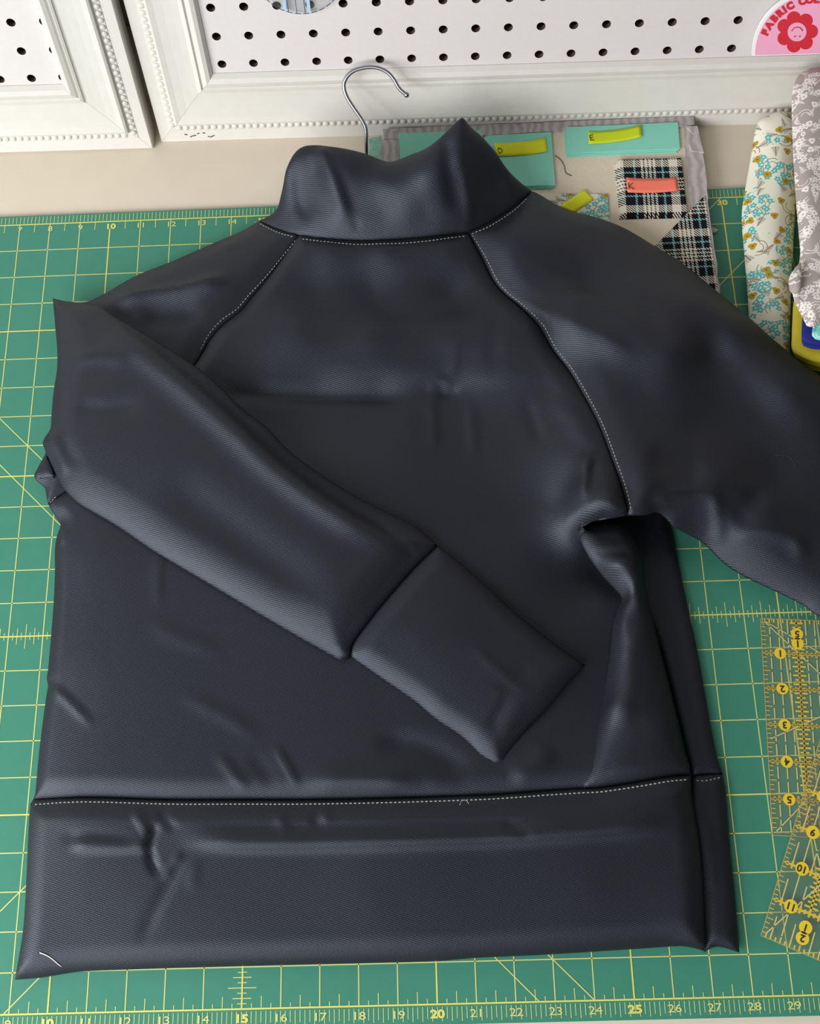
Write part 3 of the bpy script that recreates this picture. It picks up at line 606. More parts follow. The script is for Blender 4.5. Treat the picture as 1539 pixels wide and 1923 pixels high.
# ------------------------------------------------------------------ fabric prints
def voro(nt, co, scale, seed, rnd=1.0):
    mp = nt.nodes.new('ShaderNodeMapping'); mp.inputs['Location'].default_value = (seed, seed*0.7, 0); nt.links.new(co, mp.inputs[0])
    v = node(nt, 'ShaderNodeTexVoronoi', voronoi_dimensions='2D', feature='F1', Scale=scale, Randomness=rnd); nt.links.new(mp.outputs[0], v.inputs['Vector'])
    d = nt.nodes.new('ShaderNodeVectorMath'); d.operation = 'SUBTRACT'; nt.links.new(mp.outputs[0], d.inputs[0]); nt.links.new(v.outputs['Position'], d.inputs[1])
    sp = nt.nodes.new('ShaderNodeSeparateXYZ'); nt.links.new(d.outputs[0], sp.inputs[0])
    cl = nt.nodes.new('ShaderNodeSeparateColor'); nt.links.new(v.outputs['Color'], cl.inputs[0])
    a = X(cl.outputs[0])*6.283
    x, y = X(sp.outputs[0]), X(sp.outputs[1]); ca, sa = a.f('COSINE'), a.f('SINE')
    return x*ca - y*sa, x*sa + y*ca, X(cl.outputs[1]), X(cl.outputs[2])
def flower(x, y, r, n=5, cut=.42):
    rr = (x*x+y*y).f('SQRT'); an = y.f('ARCTAN2', x)
    return rr < ((an*(n/2)).f('COSINE').f('ABSOLUTE')*cut + (1-cut))*r, rr < r*0.28
def fern(x, y, L, k):
    ax = x.f('ABSOLUTE'); inr = (y.f('ABSOLUTE') < L)
    comb = ((y*k - ax*k*0.9).f('FRACT') < 0.42); leaf = (ax < (y*-0.35+L*0.42))*comb
    return (leaf.f('MAXIMUM', ax < 0.012)*inr)
def scroll(x, y, R, w):
    rr = (x*x+y*y).f('SQRT'); return ((rr-R).f('ABSOLUTE') < w)*(y > -R*0.1)
def print_mat(name, ground, petals, heart, accent, sprig, scale=1.0, vine=None):
    m, b, nt = mat_new(name, ground, 0.85, 0.15, sheen=0.1); co = coord(nt, 'UV')
    c = lin(*ground)
    x, y, r1, r2 = voro(nt, co, 1.15*scale, 3.3); c2 = mix(nt, scroll(x, y, .30/scale, .016/scale).f('MAXIMUM', scroll(x, y, .17/scale, .014/scale)), c, vine or sprig)
    x, y, r1, r2 = voro(nt, co, 1.7*scale, 7.1); c2 = mix(nt, fern(x, y, .2/scale, 15*scale)*(r1 > 0.2), c2, sprig)
    nz = node(nt, 'ShaderNodeTexNoise', Scale=0.95*scale, Detail=1); nt.links.new(co, nz.inputs['Vector'])
    cl = X(nz.outputs[0]) > 0.52
    x, y, r1, r2 = voro(nt, co, 3.9*scale, 1.7, 0.7); f, h = flower(x, y, .125/scale); f = f*cl
    c2 = mix(nt, f, c2, petals); c2 = mix(nt, h*f, c2, heart)
    if accent:
        x, y, r1, r2 = voro(nt, co, 1.35*scale, 5.9); f, h = flower(x, y-0.02, .15/scale, 3, .35); c2 = mix(nt, f, c2, accent); c2 = mix(nt, h, c2, tuple(int(q*.75) for q in accent))
    nt.links.new(c2, b.inputs['Base Color'])
    wv = node(nt, 'ShaderNodeTexNoise', Scale=60.0, Detail=2); nt.links.new(co, wv.inputs['Vector'])
    bp = node(nt, 'ShaderNodeBump', Strength=0.15, Distance=0.0004); nt.links.new(wv.outputs[0], bp.inputs['Height']); nt.links.new(bp.outputs[0], b.inputs['Normal'])
    return m
M['floral'] = print_mat('aqua_floral_print', (226, 224, 206), (92, 178, 176), (190, 222, 214), (178, 150, 44), (120, 110, 100), 1.15, (160, 140, 90))
M['greyfloral'] = print_mat('grey_floral_print', (164, 154, 147), (226, 220, 212), (176, 166, 158), (228, 222, 214), (224, 218, 210), 1.45)
M['tealfloral'] = print_mat('teal_floral_print', (122, 200, 186), (66, 158, 148), (200, 228, 220), None, (220, 232, 226), 1.6)
# plaid: warp and weft colour bands crossed by a twill
m, b, nt = mat_new('plaid_cloth', (60, 60, 66), 0.9, 0.1)
co = coord(nt, 'UV'); sp = nt.nodes.new('ShaderNodeSeparateXYZ'); nt.links.new(co, sp.inputs[0]); u, v = X(sp.outputs[0]), X(sp.outputs[1])
def bands(t):
    r = nt.nodes.new('ShaderNodeValToRGB'); r.color_ramp.interpolation = 'CONSTANT'; e = r.color_ramp.elements
    K_, C_, A_ = (26,26,32), (222,214,198), (130,190,190)
    seq = [(0, K_), (.10, A_), (.14, K_), (.24, C_), (.285, K_), (.315, C_), (.36, K_), (.39, C_), (.435, K_), (.465, C_), (.51, K_), (.62, A_), (.66, K_), (.76, C_), (.92, K_)]
    while len(e) < len(seq): e.new(0.5)
    for k, (p, c) in enumerate(seq): e[k].position = p; e[k].color = lin(*c)
    nt.links.new((t/1.75).f('FRACT').s, r.inputs[0]); return r.outputs[0]
tw = (((u+v)*11.0).f('FRACT')) < 0.5
nt.links.new(mix(nt, tw, bands(u), bands(v)), b.inputs['Base Color']); M['plaid'] = m
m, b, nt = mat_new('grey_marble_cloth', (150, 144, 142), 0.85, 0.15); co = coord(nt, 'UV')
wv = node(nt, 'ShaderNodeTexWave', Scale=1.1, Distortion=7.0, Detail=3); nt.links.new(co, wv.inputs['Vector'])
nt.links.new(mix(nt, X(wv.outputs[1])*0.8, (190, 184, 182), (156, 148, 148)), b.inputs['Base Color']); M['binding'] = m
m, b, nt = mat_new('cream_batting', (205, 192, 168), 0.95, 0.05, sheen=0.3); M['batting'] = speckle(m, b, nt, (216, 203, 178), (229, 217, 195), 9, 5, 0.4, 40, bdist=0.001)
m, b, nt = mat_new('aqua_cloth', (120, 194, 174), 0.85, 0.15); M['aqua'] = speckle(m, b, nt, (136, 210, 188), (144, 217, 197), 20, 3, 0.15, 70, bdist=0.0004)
m, b, nt = mat_new('mint_print', (130, 190, 165), 0.85, 0.15); M['mint'] = speckle(m, b, nt, (84, 150, 128), (176, 214, 196), 7, 5)
m, b, nt = mat_new('olive_cloth', (186, 172, 50), 0.85, 0.15); M['olive'] = speckle(m, b, nt, (180, 166, 46), (192, 178, 56), 15, 3, 0.12, 70, bdist=0.0004)
m, b, nt = mat_new('navy_cloth', (34, 42, 118), 0.85, 0.15); M['navy'] = speckle(m, b, nt, (30, 38, 110), (40, 48, 126), 15, 3, 0.12, 70, bdist=0.0004)
M['note_yellow'] = plain('yellow_note', (226, 230, 48), 0.75, 0.2); M['note_lime'] = plain('lime_note', (206, 224, 44), 0.75, 0.2); M['note_coral'] = plain('coral_note', (252, 130, 108), 0.75, 0.2)
M['ink'] = plain('pen_ink', (62, 60, 40), 0.7, 0.2); M['black'] = plain('black_ink', (22, 20, 18), 0.6, 0.3)

# ------------------------------------------------------------------ design board behind the sweatshirt
BZ = 0.30
db = thing('design_board', 'cream batting design board bound in grey marbled fabric behind the sweatshirt', 'design board', (24.2, 22, 0.012))
BL, BR_, BT, BB = 19.02, 29.42, 27.02, 20.0
def slab(name, poly, z0, z1, mat, parent, at=None, jit=0.0, uvs=1.0, uvr=0.0, dz=None):
    """thin sheet or slab with a softened top edge from an outline in inches"""
    c = np.mean(np.array(poly), axis=0); n = len(poly); inn = [tuple(np.array(p)+(c-np.array(p))/np.linalg.norm(c-np.array(p))*min(.03, (z1-z0)*.5)) for p in poly]
    zz = (lambda p: 0.0) if dz is None else dz
    V = [(x, y, z0+zz((x, y))) for x, y in poly]+[(x, y, z1-(z1-z0)*.35+zz((x, y))) for x, y in poly]+[(x, y, z1+zz((x, y))) for x, y in inn]
    Fc = [tuple(range(n-1, -1, -1)), tuple(range(2*n, 3*n))]
    for a in (0, n):
        Fc += [(a+i, a+(i+1) % n, a+n+(i+1) % n, a+n+i) for i in range(n)]
    ca, sa = math.cos(uvr), math.sin(uvr)
    return mk(name, V, Fc, mat, parent, smooth=False, uv=[((v[0]*ca-v[1]*sa)*uvs, (v[0]*sa+v[1]*ca)*uvs) for v in V], at=at)
def wavy(poly, step=.25, amp=.012):
    out = []
    for i in range(len(poly)):
        a = np.array(poly[i], float); c = np.array(poly[(i+1) % len(poly)], float); L = np.hypot(*(c-a)); k = max(1, int(L/step))
        for j in range(k): out.append(tuple(a+(c-a)*j/k+np.random.randn(2)*amp*(j > 0)))
    return out
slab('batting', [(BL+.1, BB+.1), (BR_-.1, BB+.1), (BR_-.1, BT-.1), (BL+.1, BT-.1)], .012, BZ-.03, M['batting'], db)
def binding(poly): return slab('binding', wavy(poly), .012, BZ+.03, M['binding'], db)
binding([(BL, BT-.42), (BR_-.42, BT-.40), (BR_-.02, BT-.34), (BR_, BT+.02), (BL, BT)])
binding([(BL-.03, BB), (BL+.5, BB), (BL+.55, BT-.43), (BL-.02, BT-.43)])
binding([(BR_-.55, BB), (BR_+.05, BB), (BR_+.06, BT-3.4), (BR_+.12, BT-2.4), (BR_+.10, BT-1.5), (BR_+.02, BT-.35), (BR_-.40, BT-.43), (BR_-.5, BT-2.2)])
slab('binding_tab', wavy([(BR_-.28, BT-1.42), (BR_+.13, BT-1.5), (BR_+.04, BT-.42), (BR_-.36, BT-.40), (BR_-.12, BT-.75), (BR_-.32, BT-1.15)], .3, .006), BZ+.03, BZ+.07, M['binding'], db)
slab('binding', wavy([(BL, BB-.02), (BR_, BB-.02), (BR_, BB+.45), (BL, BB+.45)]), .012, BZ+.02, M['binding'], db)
slab('corner_pocket', [(BR_-3.75, BB+.05), (BR_-.02, BB+.05), (BR_-.02, P(1325, 368, .35)[1]), (BR_-.10, P(1325, 368, .35)[1]-.05)], BZ+.02, BZ+.06, M['plaid'], db)
slab('binding_tuft', [(BR_+.02, 22.55), (BR_+.34, 22.72), (BR_+.02, 22.95)], .05, .10, M['binding'], db)

def pix_poly(pts, z): return [tuple(P(a, c, z)[:2]) for a, c in pts]
def stack(name, label, cat, quad, mat, z, n=2, th=.035, group=None, uvr=0.0, shift=(-.05, -.04)):
    pl = pix_poly(quad, z+n*th); c = np.mean(pl, axis=0); t = thing(name, label, cat, (c[0], c[1], z), group)
    for k in range(n):
        o = (n-1-k); slab('fabric_layer', wavy([(p[0]+shift[0]*o, p[1]+shift[1]*o) for p in pl], .4, .006), z+k*th, z+(k+1)*th-.004, mat, t, uvr=uvr)
    return z+n*th
AZ = BZ-.03
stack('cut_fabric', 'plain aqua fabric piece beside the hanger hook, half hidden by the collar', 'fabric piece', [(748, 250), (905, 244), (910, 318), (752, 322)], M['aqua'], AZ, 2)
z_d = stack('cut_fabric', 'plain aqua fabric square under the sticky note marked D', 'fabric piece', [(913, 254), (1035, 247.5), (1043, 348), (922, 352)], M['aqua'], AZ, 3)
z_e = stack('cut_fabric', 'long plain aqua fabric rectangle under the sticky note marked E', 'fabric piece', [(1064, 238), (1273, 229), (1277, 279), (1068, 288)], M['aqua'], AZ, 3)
z_k = stack('cut_fabric', 'black and white plaid fabric square under the coral note marked K', 'fabric piece', [(1162, 299), (1278, 296), (1291, 399), (1172, 401)], M['plaid'], AZ, 4, uvr=.03)
z_f = stack('cut_fabric', 'aqua floral fabric square under the blank yellow note by the shoulder', 'fabric piece', [(1000, 362), (1141, 364), (1146, 430), (1010, 440)], M['floral'], AZ, 2)
p_ = P(703, 290, .05); sc_pl = pix_poly([(692, 257), (730, 252), (735, 330), (694, 334)], .0)
o = slab('fabric_scrap', wavy(sc_pl, .3, .01), -.118, -.08, M['mint'], None, at=(p_[0], p_[1], -.118)); tag(o, 'small mint green printed scrap between the hanger hook and the design board', 'fabric scrap')

def note(label, quad, z, mat, letter=None, lpos=None, lsize=.22, lang=0.0, sag=.05):
    """paper strip with a gentle curl: quad is top-left, top-right, bottom-right, bottom-left in the photo"""
    q = [P(a, c, z+.03) for a, c in quad]; ctr = np.mean(q, axis=0); t = thing('sticky_note', label, 'sticky note', (ctr[0], ctr[1], z), 'sticky notes on the design board')
    nx, ny = 14, 4; V = []; Fc = []
    dirv = (q[1]-q[0])[:2]; nrm = (q[0]-q[3])[:2]; nrm = nrm/np.linalg.norm(nrm)
    for lay in (0, 1):
        for j in range(ny+1):
            for i in range(nx+1):
                s_, r_ = i/nx, j/ny
                p = (q[0]*(1-s_)+q[1]*s_)*(1-r_)+(q[3]*(1-s_)+q[2]*s_)*r_
                c4 = 4*s_*(1-s_); p = p.copy(); p[:2] -= nrm*sag*c4
                p[2] = z+.012+.10*(1-c4)*abs(2*s_-1)*(0.6 if s_ < .5 else 1.0)*sag*8*(1 if r_ > -1 else 0)*0.6 + (.008 if lay else 0)
                V.append(p)
    n1 = (nx+1)*(ny+1); ix = lambda l, i, j: l*n1+j*(nx+1)+i
    for j in range(ny):
        for i in range(nx):
            Fc.append((ix(1,i,j), ix(1,i,j+1), ix(1,i+1,j+1), ix(1,i+1,j))); Fc.append((ix(0,i,j), ix(0,i+1,j), ix(0,i+1,j+1), ix(0,i,j+1)))
    for i in range(nx): Fc.append((ix(0,i,0), ix(1,i,0), ix(1,i+1,0), ix(0,i+1,0))); Fc.append((ix(1,i,ny), ix(0,i,ny), ix(0,i+1,ny), ix(1,i+1,ny)))
    for j in range(ny): Fc.append((ix(1,0,j), ix(0,0,j), ix(0,0,j+1), ix(1,0,j+1))); Fc.append((ix(0,nx,j), ix(1,nx,j), ix(1,nx,j+1), ix(0,nx,j+1)))
    mk('paper', V, Fc, mat, t)
    if letter:
        lp = P(*lpos, z+.08); arr = np.array(V[n1:]); mbn = MB()
        S_ = {'D': [[(-.3,-.5),(-.3,.5)], [(-.3,.5),(.1,.4),(.35,0),(.1,-.4),(-.3,-.5)]], 'E': [[(-.3,-.5),(-.3,.5)], [(-.3,.5),(.3,.55)], [(-.3,0),(.2,.05)], [(-.3,-.5),(.3,-.45)]], 'K': [[(-.3,-.5),(-.25,.55)], [(.35,.5),(-.25,0),(.4,-.5)]]}[letter]
        ca, sa = math.cos(lang), math.sin(lang)
        for ln in S_:
            pts = []
            for a, c in ln:
                x, y = lp[0]+lsize*(a*ca-c*sa), lp[1]+lsize*(a*sa+c*ca); k = np.argmin((arr[:, 0]-x)**2+(arr[:, 1]-y)**2); pts.append((x, y, arr[k, 2]+.012))
            mbn.add(*tube(pts, .011, 5))
        mbn.build('letter', M['ink'], t)
note('yellow sticky note marked D on the aqua fabric square', [(926, 269), (1024, 258.5), (1027, 284), (934, 293)], z_d, M['note_yellow'], 'D', (939, 281), .21, .12)
note('lime yellow sticky note marked E on the long aqua rectangle', [(1104, 247), (1203, 235), (1205, 257), (1105, 270)], z_e, M['note_lime'], 'E', (1111, 257), .20, .1)
note('coral sticky note marked K on the plaid fabric square', [(1175, 333), (1270, 333), (1273, 358), (1178, 361)], z_k, M['note_coral'], 'K', (1184, 348), .24, .05, .04)
note('blank yellow sticky note set aslant on the aqua floral square', [(1050, 386.5), (1097, 355.5), (1114, 373.5), (1079, 398)], z_f, M['note_yellow'], None, None, sag=.0)
def thread(label, pts, mat, r=.012, name='loose_thread'):
    q = catmull(pts, .05); V, Fc = tube(q, r, 6); o = mk(name, V, Fc, mat, None, at=tuple(q[0])); tag(o, label, 'thread'); return o
thread('dark curly thread lying on the cream batting of the design board', [P(a, c, AZ+.02) for a, c in ((1042, 292), (1052, 300), (1059, 312), (1061, 323), (1066, 327), (1073, 330))], M['thread_dark'], .010)
thread('white loose thread on the waistband corner of the sweatshirt', [on_surf('band', a, c)+np.array([0, 0, .015]) for a, c in ((75, 1789), (88, 1794), (99, 1801), (108, 1809), (116, 1815))], M['thread_white'], .016)
thread('pale thread end curling off the waist seam of the sweatshirt', [on_surf('band', a, c)+np.array([0, 0, .015]) for a, c in ((863, 1512), (867, 1504), (875, 1503), (880, 1510))], M['thread'], .010)
thread('fine brown hair-like thread on the outstretched sleeve', [on_surf('armR', a, c)+np.array([0, 0, .012]) for a, c in ((1455, 856), (1470, 855), (1482, 860), (1490, 870), (1493, 880))], M['thread_dark'], .008)

# ------------------------------------------------------------------ wire hanger inside the collar
hg = thing('wire_hanger', 'steel wire hanger with its hook rising out of the sweatshirt collar', 'hanger', (18.5, 24.0, .05))
hz = lambda py: 1.05+(290-py)/165*2.0
hook_px = [(688, 330), (688, 300), (687.5, 270), (687, 248), (685, 237), (677, 222), (664, 203), (652, 184), (646, 168), (646, 155), (652, 143), (664, 133), (681, 127.5), (699, 126), (717, 130), (731, 139), (741, 152), (747, 163), (753, 170), (763, 178)]
hp = catmull([P(a, c, max(.95, hz(c))) for a, c in hook_px], .06)
V, Fc = tube(hp, .062, 10); mk('hook', V, Fc, M['steel'], hg)
def ball(c, r, n=10):
    V = [(c[0], c[1], c[2]+r)]; Fc = []
    for i in range(1, n//2):
        a = math.pi*i/(n//2)
        for k in range(n): V.append((c[0]+r*math.sin(a)*math.cos(2*math.pi*k/n), c[1]+r*math.sin(a)*math.sin(2*math.pi*k/n), c[2]+r*math.cos(a)))
    V.append((c[0], c[1], c[2]-r)); R_ = n//2-1
    Fc += [(0, 1+k, 1+(k+1) % n) for k in range(n)]
    for i in range(R_-1): Fc += [(1+i*n+k, 1+(i+1)*n+k, 1+(i+1)*n+(k+1) % n, 1+i*n+(k+1) % n) for k in range(n)]
    Fc += [(len(V)-1, 1+(R_-1)*n+(k+1) % n, 1+(R_-1)*n+k) for k in range(n)]
    return V, Fc
V, Fc = ball(hp[-1], .09); mk('hook_tip', V, Fc, M['steel'], hg)
neck = hp[0]
sh = catmull([neck, (18.6, 23.7, .62), (18.7, 23.2, .42), (17.2, 22.4, .40), (15.2, 21.2, .40), (15.0, 20.9, .40), (18.5, 20.8, .40), (22.2, 21.0, .40), (22.2, 21.4, .40), (20.5, 22.4, .41), (18.8, 23.2, .43)], .1)
V, Fc = tube(sh, .055, 8); mk('hanger_shoulders', V, Fc, M['steel'], hg)

# ------------------------------------------------------------------ clear acrylic rulers
def clear_mat(name, tint, haze):
    m = bpy.data.materials.new(name); m.use_nodes = True; nt = m.node_tree; nt.nodes.clear()
    out = nt.nodes.new('ShaderNodeOutputMaterial'); tr = node(nt, 'ShaderNodeBsdfTransparent'); tr.inputs[0].default_value = tint
    gl = node(nt, 'ShaderNodeBsdfGlossy', Roughness=0.12); df = node(nt, 'ShaderNodeBsdfDiffuse'); df.inputs[0].default_value = lin(190, 190, 176)
    m1 = nt.nodes.new('ShaderNodeMixShader'); m2 = nt.nodes.new('ShaderNodeMixShader')
    m1.inputs[0].default_value = haze; nt.links.new(tr.outputs[0], m1.inputs[1]); nt.links.new(df.outputs[0], m1.inputs[2])
    m2.inputs[0].default_value = 0.05; nt.links.new(m1.outputs[0], m2.inputs[1]); nt.links.new(gl.outputs[0], m2.inputs[2]); nt.links.new(m2.outputs[0], out.inputs[0])
    return m
M['acrylic'] = clear_mat('clear_acrylic', (0.985, 0.985, 0.96, 1), 0.06); M['acrylic_edge'] = plain('acrylic_edge', (176, 164, 96), 0.4, 0.5)
M['rule_ink'] = plain('ruler_yellow', (228, 196, 48), 0.55, 0.3); M['rule_pale'] = plain('ruler_pale_yellow', (214, 206, 128), 0.55, 0.3); M['badge'] = plain('ruler_badge', (244, 210, 20), 0.5, 0.3)
def ruler(label, O, ang, w, h, flip, z0, badges, rows, cols, dash, diags, body_h=.11, black=True, tick_side=True):
    """O is the ruler's visible corner, ang the direction of its short side, long side runs by `flip`"""
    e1 = np.array([math.cos(ang), math.sin(ang)]); e2 = np.array([-math.sin(ang), math.cos(ang)])*flip
    L = lambda a, d: tuple(np.array(O)+e1*a+e2*d)
    c = L(w/2, h/2); t = thing('quilting_ruler', label, 'ruler', (c[0], c[1], z0), 'clear quilting rulers on the mat'); z1 = z0+body_h; zi = z0+.006
    q = [L(0, 0), L(w, 0), L(w, h), L(0, h)]
    if flip < 0: q = q[::-1]
    mbr = MB(); mbr.prism(q, z0, z1); mbr.build('acrylic_sheet', M['acrylic'], t, smooth=False)
    mbe = MB()
    for a, b2 in (((0, 0), (w, 0)), ((0, 0), (0, h)), ((0, h), (w, h))): mbe.strip(L(*[q_+.012*(q_ == 0) for q_ in a]), L(*[q_+.012*(q_ == 0) for q_ in b2]), .022, zi)
    mbe.build('bright_edge', M['acrylic_edge'], t, smooth=False)
    y, k, pl = MB(), MB(), MB()
    for d in rows:
        y.strip(L(.05, d), L(w-.1, d), .055, zi); k.strip(L(.05, d), L(w-.1, d), .014, zi+.006)
        n = int((w-.2)*8)
        for i in range(1, n):
            a = i/8; ln = .10 if i % 2 else .16
            y.strip(L(a, d-ln*.6), L(a, d+ln*.6), .055, zi+.001); k.strip(L(a, d-ln*.45), L(a, d+ln*.45), .010, zi+.006)
    for a, d0, d1 in cols:
        y.strip(L(a, d0), L(a, d1), .055, zi+.002); k.strip(L(a, d0), L(a, d1), .014, zi+.007)
        for i in range(int((d1-d0)*8)):
            d = d0+i/8+.06; ln = .12 if i % 2 else .18; y.strip(L(a-ln, d), L(a+ln, d), .05, zi+.002)
    for i in range(1, int(h*8)):
        d = i/8; y.strip(L(.02, d), L(.13 if i % 4 else .2, d), .022, zi+.001)
    for i in range(1, int(w*8)):
        a = i/8; y.strip(L(a, .02), L(a, .12 if i % 2 else .17), .04, zi+.001)
    for a, segs in dash:
        for d0, d1 in segs: pl.strip(L(a, d0), L(a, d1), .032, zi+.003)
    for (a0, d0), (a1, d1) in diags: pl.strip(L(a0, d0), L(a1, d1), .03, zi+.003)
    tag(y.build('printed_scale', M['rule_ink'], t, smooth=False), kind='stuff')
    if black: tag(k.build('black_hairlines', M['black'], t, smooth=False), kind='stuff')
    tag(pl.build('dashed_lines', M['rule_pale'], t, smooth=False), kind='stuff')
    for a, d, r, txt, sz in badges:
        c = L(a, d); mbb = MB(); n = 20; rr = [(c[0]+r*math.cos(2*math.pi*i/n), c[1]+r*math.sin(2*math.pi*i/n)) for i in range(n)]
        mbb.add([(p[0], p[1], zi+.009) for p in rr], [tuple(range(n))]); bo = mbb.build('number_badge', M['badge'], t, smooth=False)
        mbt = MB(); put_text(mbt, txt, sz, c[0], c[1], zi+.014, ang+math.pi, .008, 1.05); mbt.build('number', M['black'], bo, smooth=False)
    return t
dsh = [((i+.14), (i+.46)) for i in range(6)]+[((i+.54), (i+.84)) for i in range(6)]
A1 = -.075
ruler('small clear ruler with yellow scale lying partly beneath the other ruler', (29.44, 9.86), A1, 4.5, 5.95, -1, .012,
      [(.5, k, .165, str(k), .26) for k in range(1, 6)]+[(1.0, .42, .17, '5', .26), (1.0, .70, .17, '1', .26)], (1, 2, 3, 4, 5), ((1.0, .05, 5.9), (2.0, 1, 5.9), (3.0, 1, 5.9)),
      [(a, dsh) for a in (.25, .5, .75, 1.25, 1.5, 1.75, 2.25, 2.5, 2.75)], (((.08, .06), (4.3, 4.28)), ((.08, .06), (4.3, 2.5)), ((.1, 3.4), (3.0, 2.0)), ((.12, 5.84), (3.4, 2.56))))
dl = [((i+.08), (i+.62)) for i in range(0, 12)]
ruler('clear ruler set at an angle with bold yellow number badges, on top of the other', (28.33, 1.44), -.425, 2.5, 12.5, 1, .128,
      [(.51, 1.0-.01, .175, '11', .25), (.51, 2.0, .175, '10', .25), (.51, 3.0, .175, '9', .25), (1.0, .64, .17, '1', .25), (1.0, .36, .17, '2', .25), (.51, 4.0, .175, '8', .25), (.51, 5.0, .175, '7', .25)], (1, 2, 3, 4, 5), ((1.0, 1.1, 4.8),),
      [(a, dl if a != .5 else [(.2, 6)]) for a in (.25, .5, .75, 1.25, 1.5, 1.75)], (((.12, .12), (1.4, 2.4)), ((.5, 3.0), (.95, 2.2))), black=False)

# ------------------------------------------------------------------ folded fabrics beside the board
ft = thing('folded_fabric', 'long folded fabric in aqua floral print leaning beside the green mat lines', 'folded fabric', (31, 22, .012), 'folded fabrics at the table end')
ft['label'] = 'long folded piece of aqua and mustard floral fabric lying beside the grey fabric'
panel('fold_body', [[(1420, 229, .85), (1408, 300, .5), (1396, 370, .42), (1392, 412, .4), (1397, 480, .38), (1402, 540, .38), (1406, 600, .38), (1408, 625, .38)], [(1408, 625, .38), (1450, 655, .38), (1482, 682, .38)], [(1482, 682, .38), (1483, 600, .4), (1488, 480, .4), (1494, 350, .5), (1492, 235, .85)], [(1492, 235, .85), (1478, 214, .9), (1455, 212, .9), (1420, 229, .85)]],
      M['floral'], ft, T=.32, R=.6, Tb=.3, key='bolt', uvrot=.12, power=1.8, ridges=[([(1455, 230, 1), (1460, 340, .8), (1450, 450, .7), (1455, 600, .7)], .06, .3, .4, .2)])
uf = thing('folded_fabric', 'pale floral fabric at the bottom of the stack, just below the olive fabric', 'folded fabric', (33.5, 20, .012), 'folded fabrics at the table end')
panel('fold_body', [[(1515, 690, .22), (1600, 705, .22), (1720, 700, .22)], [(1720, 700, .22), (1730, 450, .22), (1720, 250, .22)], [(1720, 250, .22), (1600, 260, .22), (1510, 265, .22)], [(1510, 265, .22), (1512, 500, .22), (1515, 690, .22)]], M['floral'], uf, T=.2, R=.3, key='uf', uvoff=(3, 2))
of = thing('folded_fabric', 'olive yellow fabric folded in several layers under the navy piece', 'folded fabric', (33.5, 20, .45), 'folded fabrics at the table end')
for k, (yb, h, xl) in enumerate(((684, .58, 1492), (676, .82, 1490), (667, 1.08, 1486))):
    panel('fold_layer', [[(xl+2, 580, h), (xl, 630, h), (xl, yb-12, h), (xl+10, yb-1, h), (1539, yb+14, h), (1620, yb+14, h), (1730, yb+10, h)], [(1730, yb+10, h), (1735, 450, h), (1725, 260, h)], [(1725, 260, h), (1600, 265, h), (1515, 270, h)], [(1515, 270, h), (1508, 420, h), (xl+2, 580, h)]], M['olive'], of, T=.13, R=.16, key='of%d' % k, res=.2)
nf = thing('folded_fabric', 'navy blue folded fabric between the olive and grey pieces', 'folded fabric', (34, 20, 1.22), 'folded fabrics at the table end')
for k, (yb, h) in enumerate(((652, 1.34), (643, 1.5))):
    panel('fold_layer', [[(1508, 560, h), (1505, 610, h), (1505, yb-9, h), (1514, yb, h), (1545, yb+5, h), (1640, yb+5, h), (1725, yb, h)], [(1725, yb, h), (1730, 450, h), (1722, 270, h)], [(1722, 270, h), (1620, 275, h), (1530, 280, h)], [(1530, 280, h), (1520, 420, h), (1508, 560, h)]], M['navy'], nf, T=.09, R=.14, key='nf%d' % k, res=.2)
tf = thing('folded_fabric', 'teal fabric with small pale flowers peeking out below the grey piece', 'folded fabric', (34.5, 20, 1.6), 'folded fabrics at the table end')
panel('fold_body', [[(1527, 600, 1.72), (1524, 630, 1.72), (1530, 637, 1.72), (1560, 640, 1.72), (1640, 640, 1.72), (1720, 635, 1.72)], [(1720, 635, 1.72), (1728, 450, 1.72), (1720, 280, 1.72)], [(1720, 280, 1.72), (1620, 285, 1.72), (1540, 290, 1.72)], [(1540, 290, 1.72), (1532, 450, 1.72), (1527, 600, 1.72)]], M['tealfloral'], tf, T=.11, R=.16, key='tf', res=.2)
gf = thing('folded_fabric', 'taupe grey fabric with white flowers on top of the folded stack', 'folded fabric', (34, 21, 1.9), 'folded fabrics at the table end')
panel('fold_body', [[(1487, 168, 2.75), (1486, 215, 2.55), (1489, 300, 2.3), (1494, 380, 2.2), (1499, 440, 2.15), (1502, 480, 2.1), (1497, 505, 2.1), (1490, 525, 2.1), (1486, 545, 2.1), (1494, 572, 2.1), (1506, 596, 2.1), (1514, 612, 2.1)], [(1514, 612, 2.1), (1527, 614, 2.1), (1548, 606, 2.1), (1620, 600, 2.1), (1720, 600, 2.1)], [(1720, 600, 2.1), (1740, 400, 2.2), (1730, 120, 2.75)], [(1730, 120, 2.75), (1620, 122, 2.75), (1539, 127, 2.75), (1515, 131, 2.75), (1498, 143, 2.75), (1487, 168, 2.75)]],
      M['greyfloral'], gf, T=.3, R=.55, Tb=.25, key='gf', res=.15, ridges=[([(1500, 560, 2.3), (1515, 545, 2.4), (1545, 540, 2.4)], -.12, .16, .16, .2), ([(1510, 300, 2.4), (1515, 420, 2.4), (1520, 520, 2.3)], .05, .2, .3, .2)])
panel('fold_flap', [[(1503, 492, 2.35), (1493, 502, 2.35), (1483, 517, 2.3), (1480, 532, 2.3), (1484, 549, 2.3), (1493, 553, 2.35), (1503, 548, 2.4)], [(1503, 548, 2.4), (1505, 520, 2.45), (1503, 492, 2.35)]], M['greyfloral'], gf, T=.12, R=.16, key='gflap', res=.08, uvoff=(.4, .3))

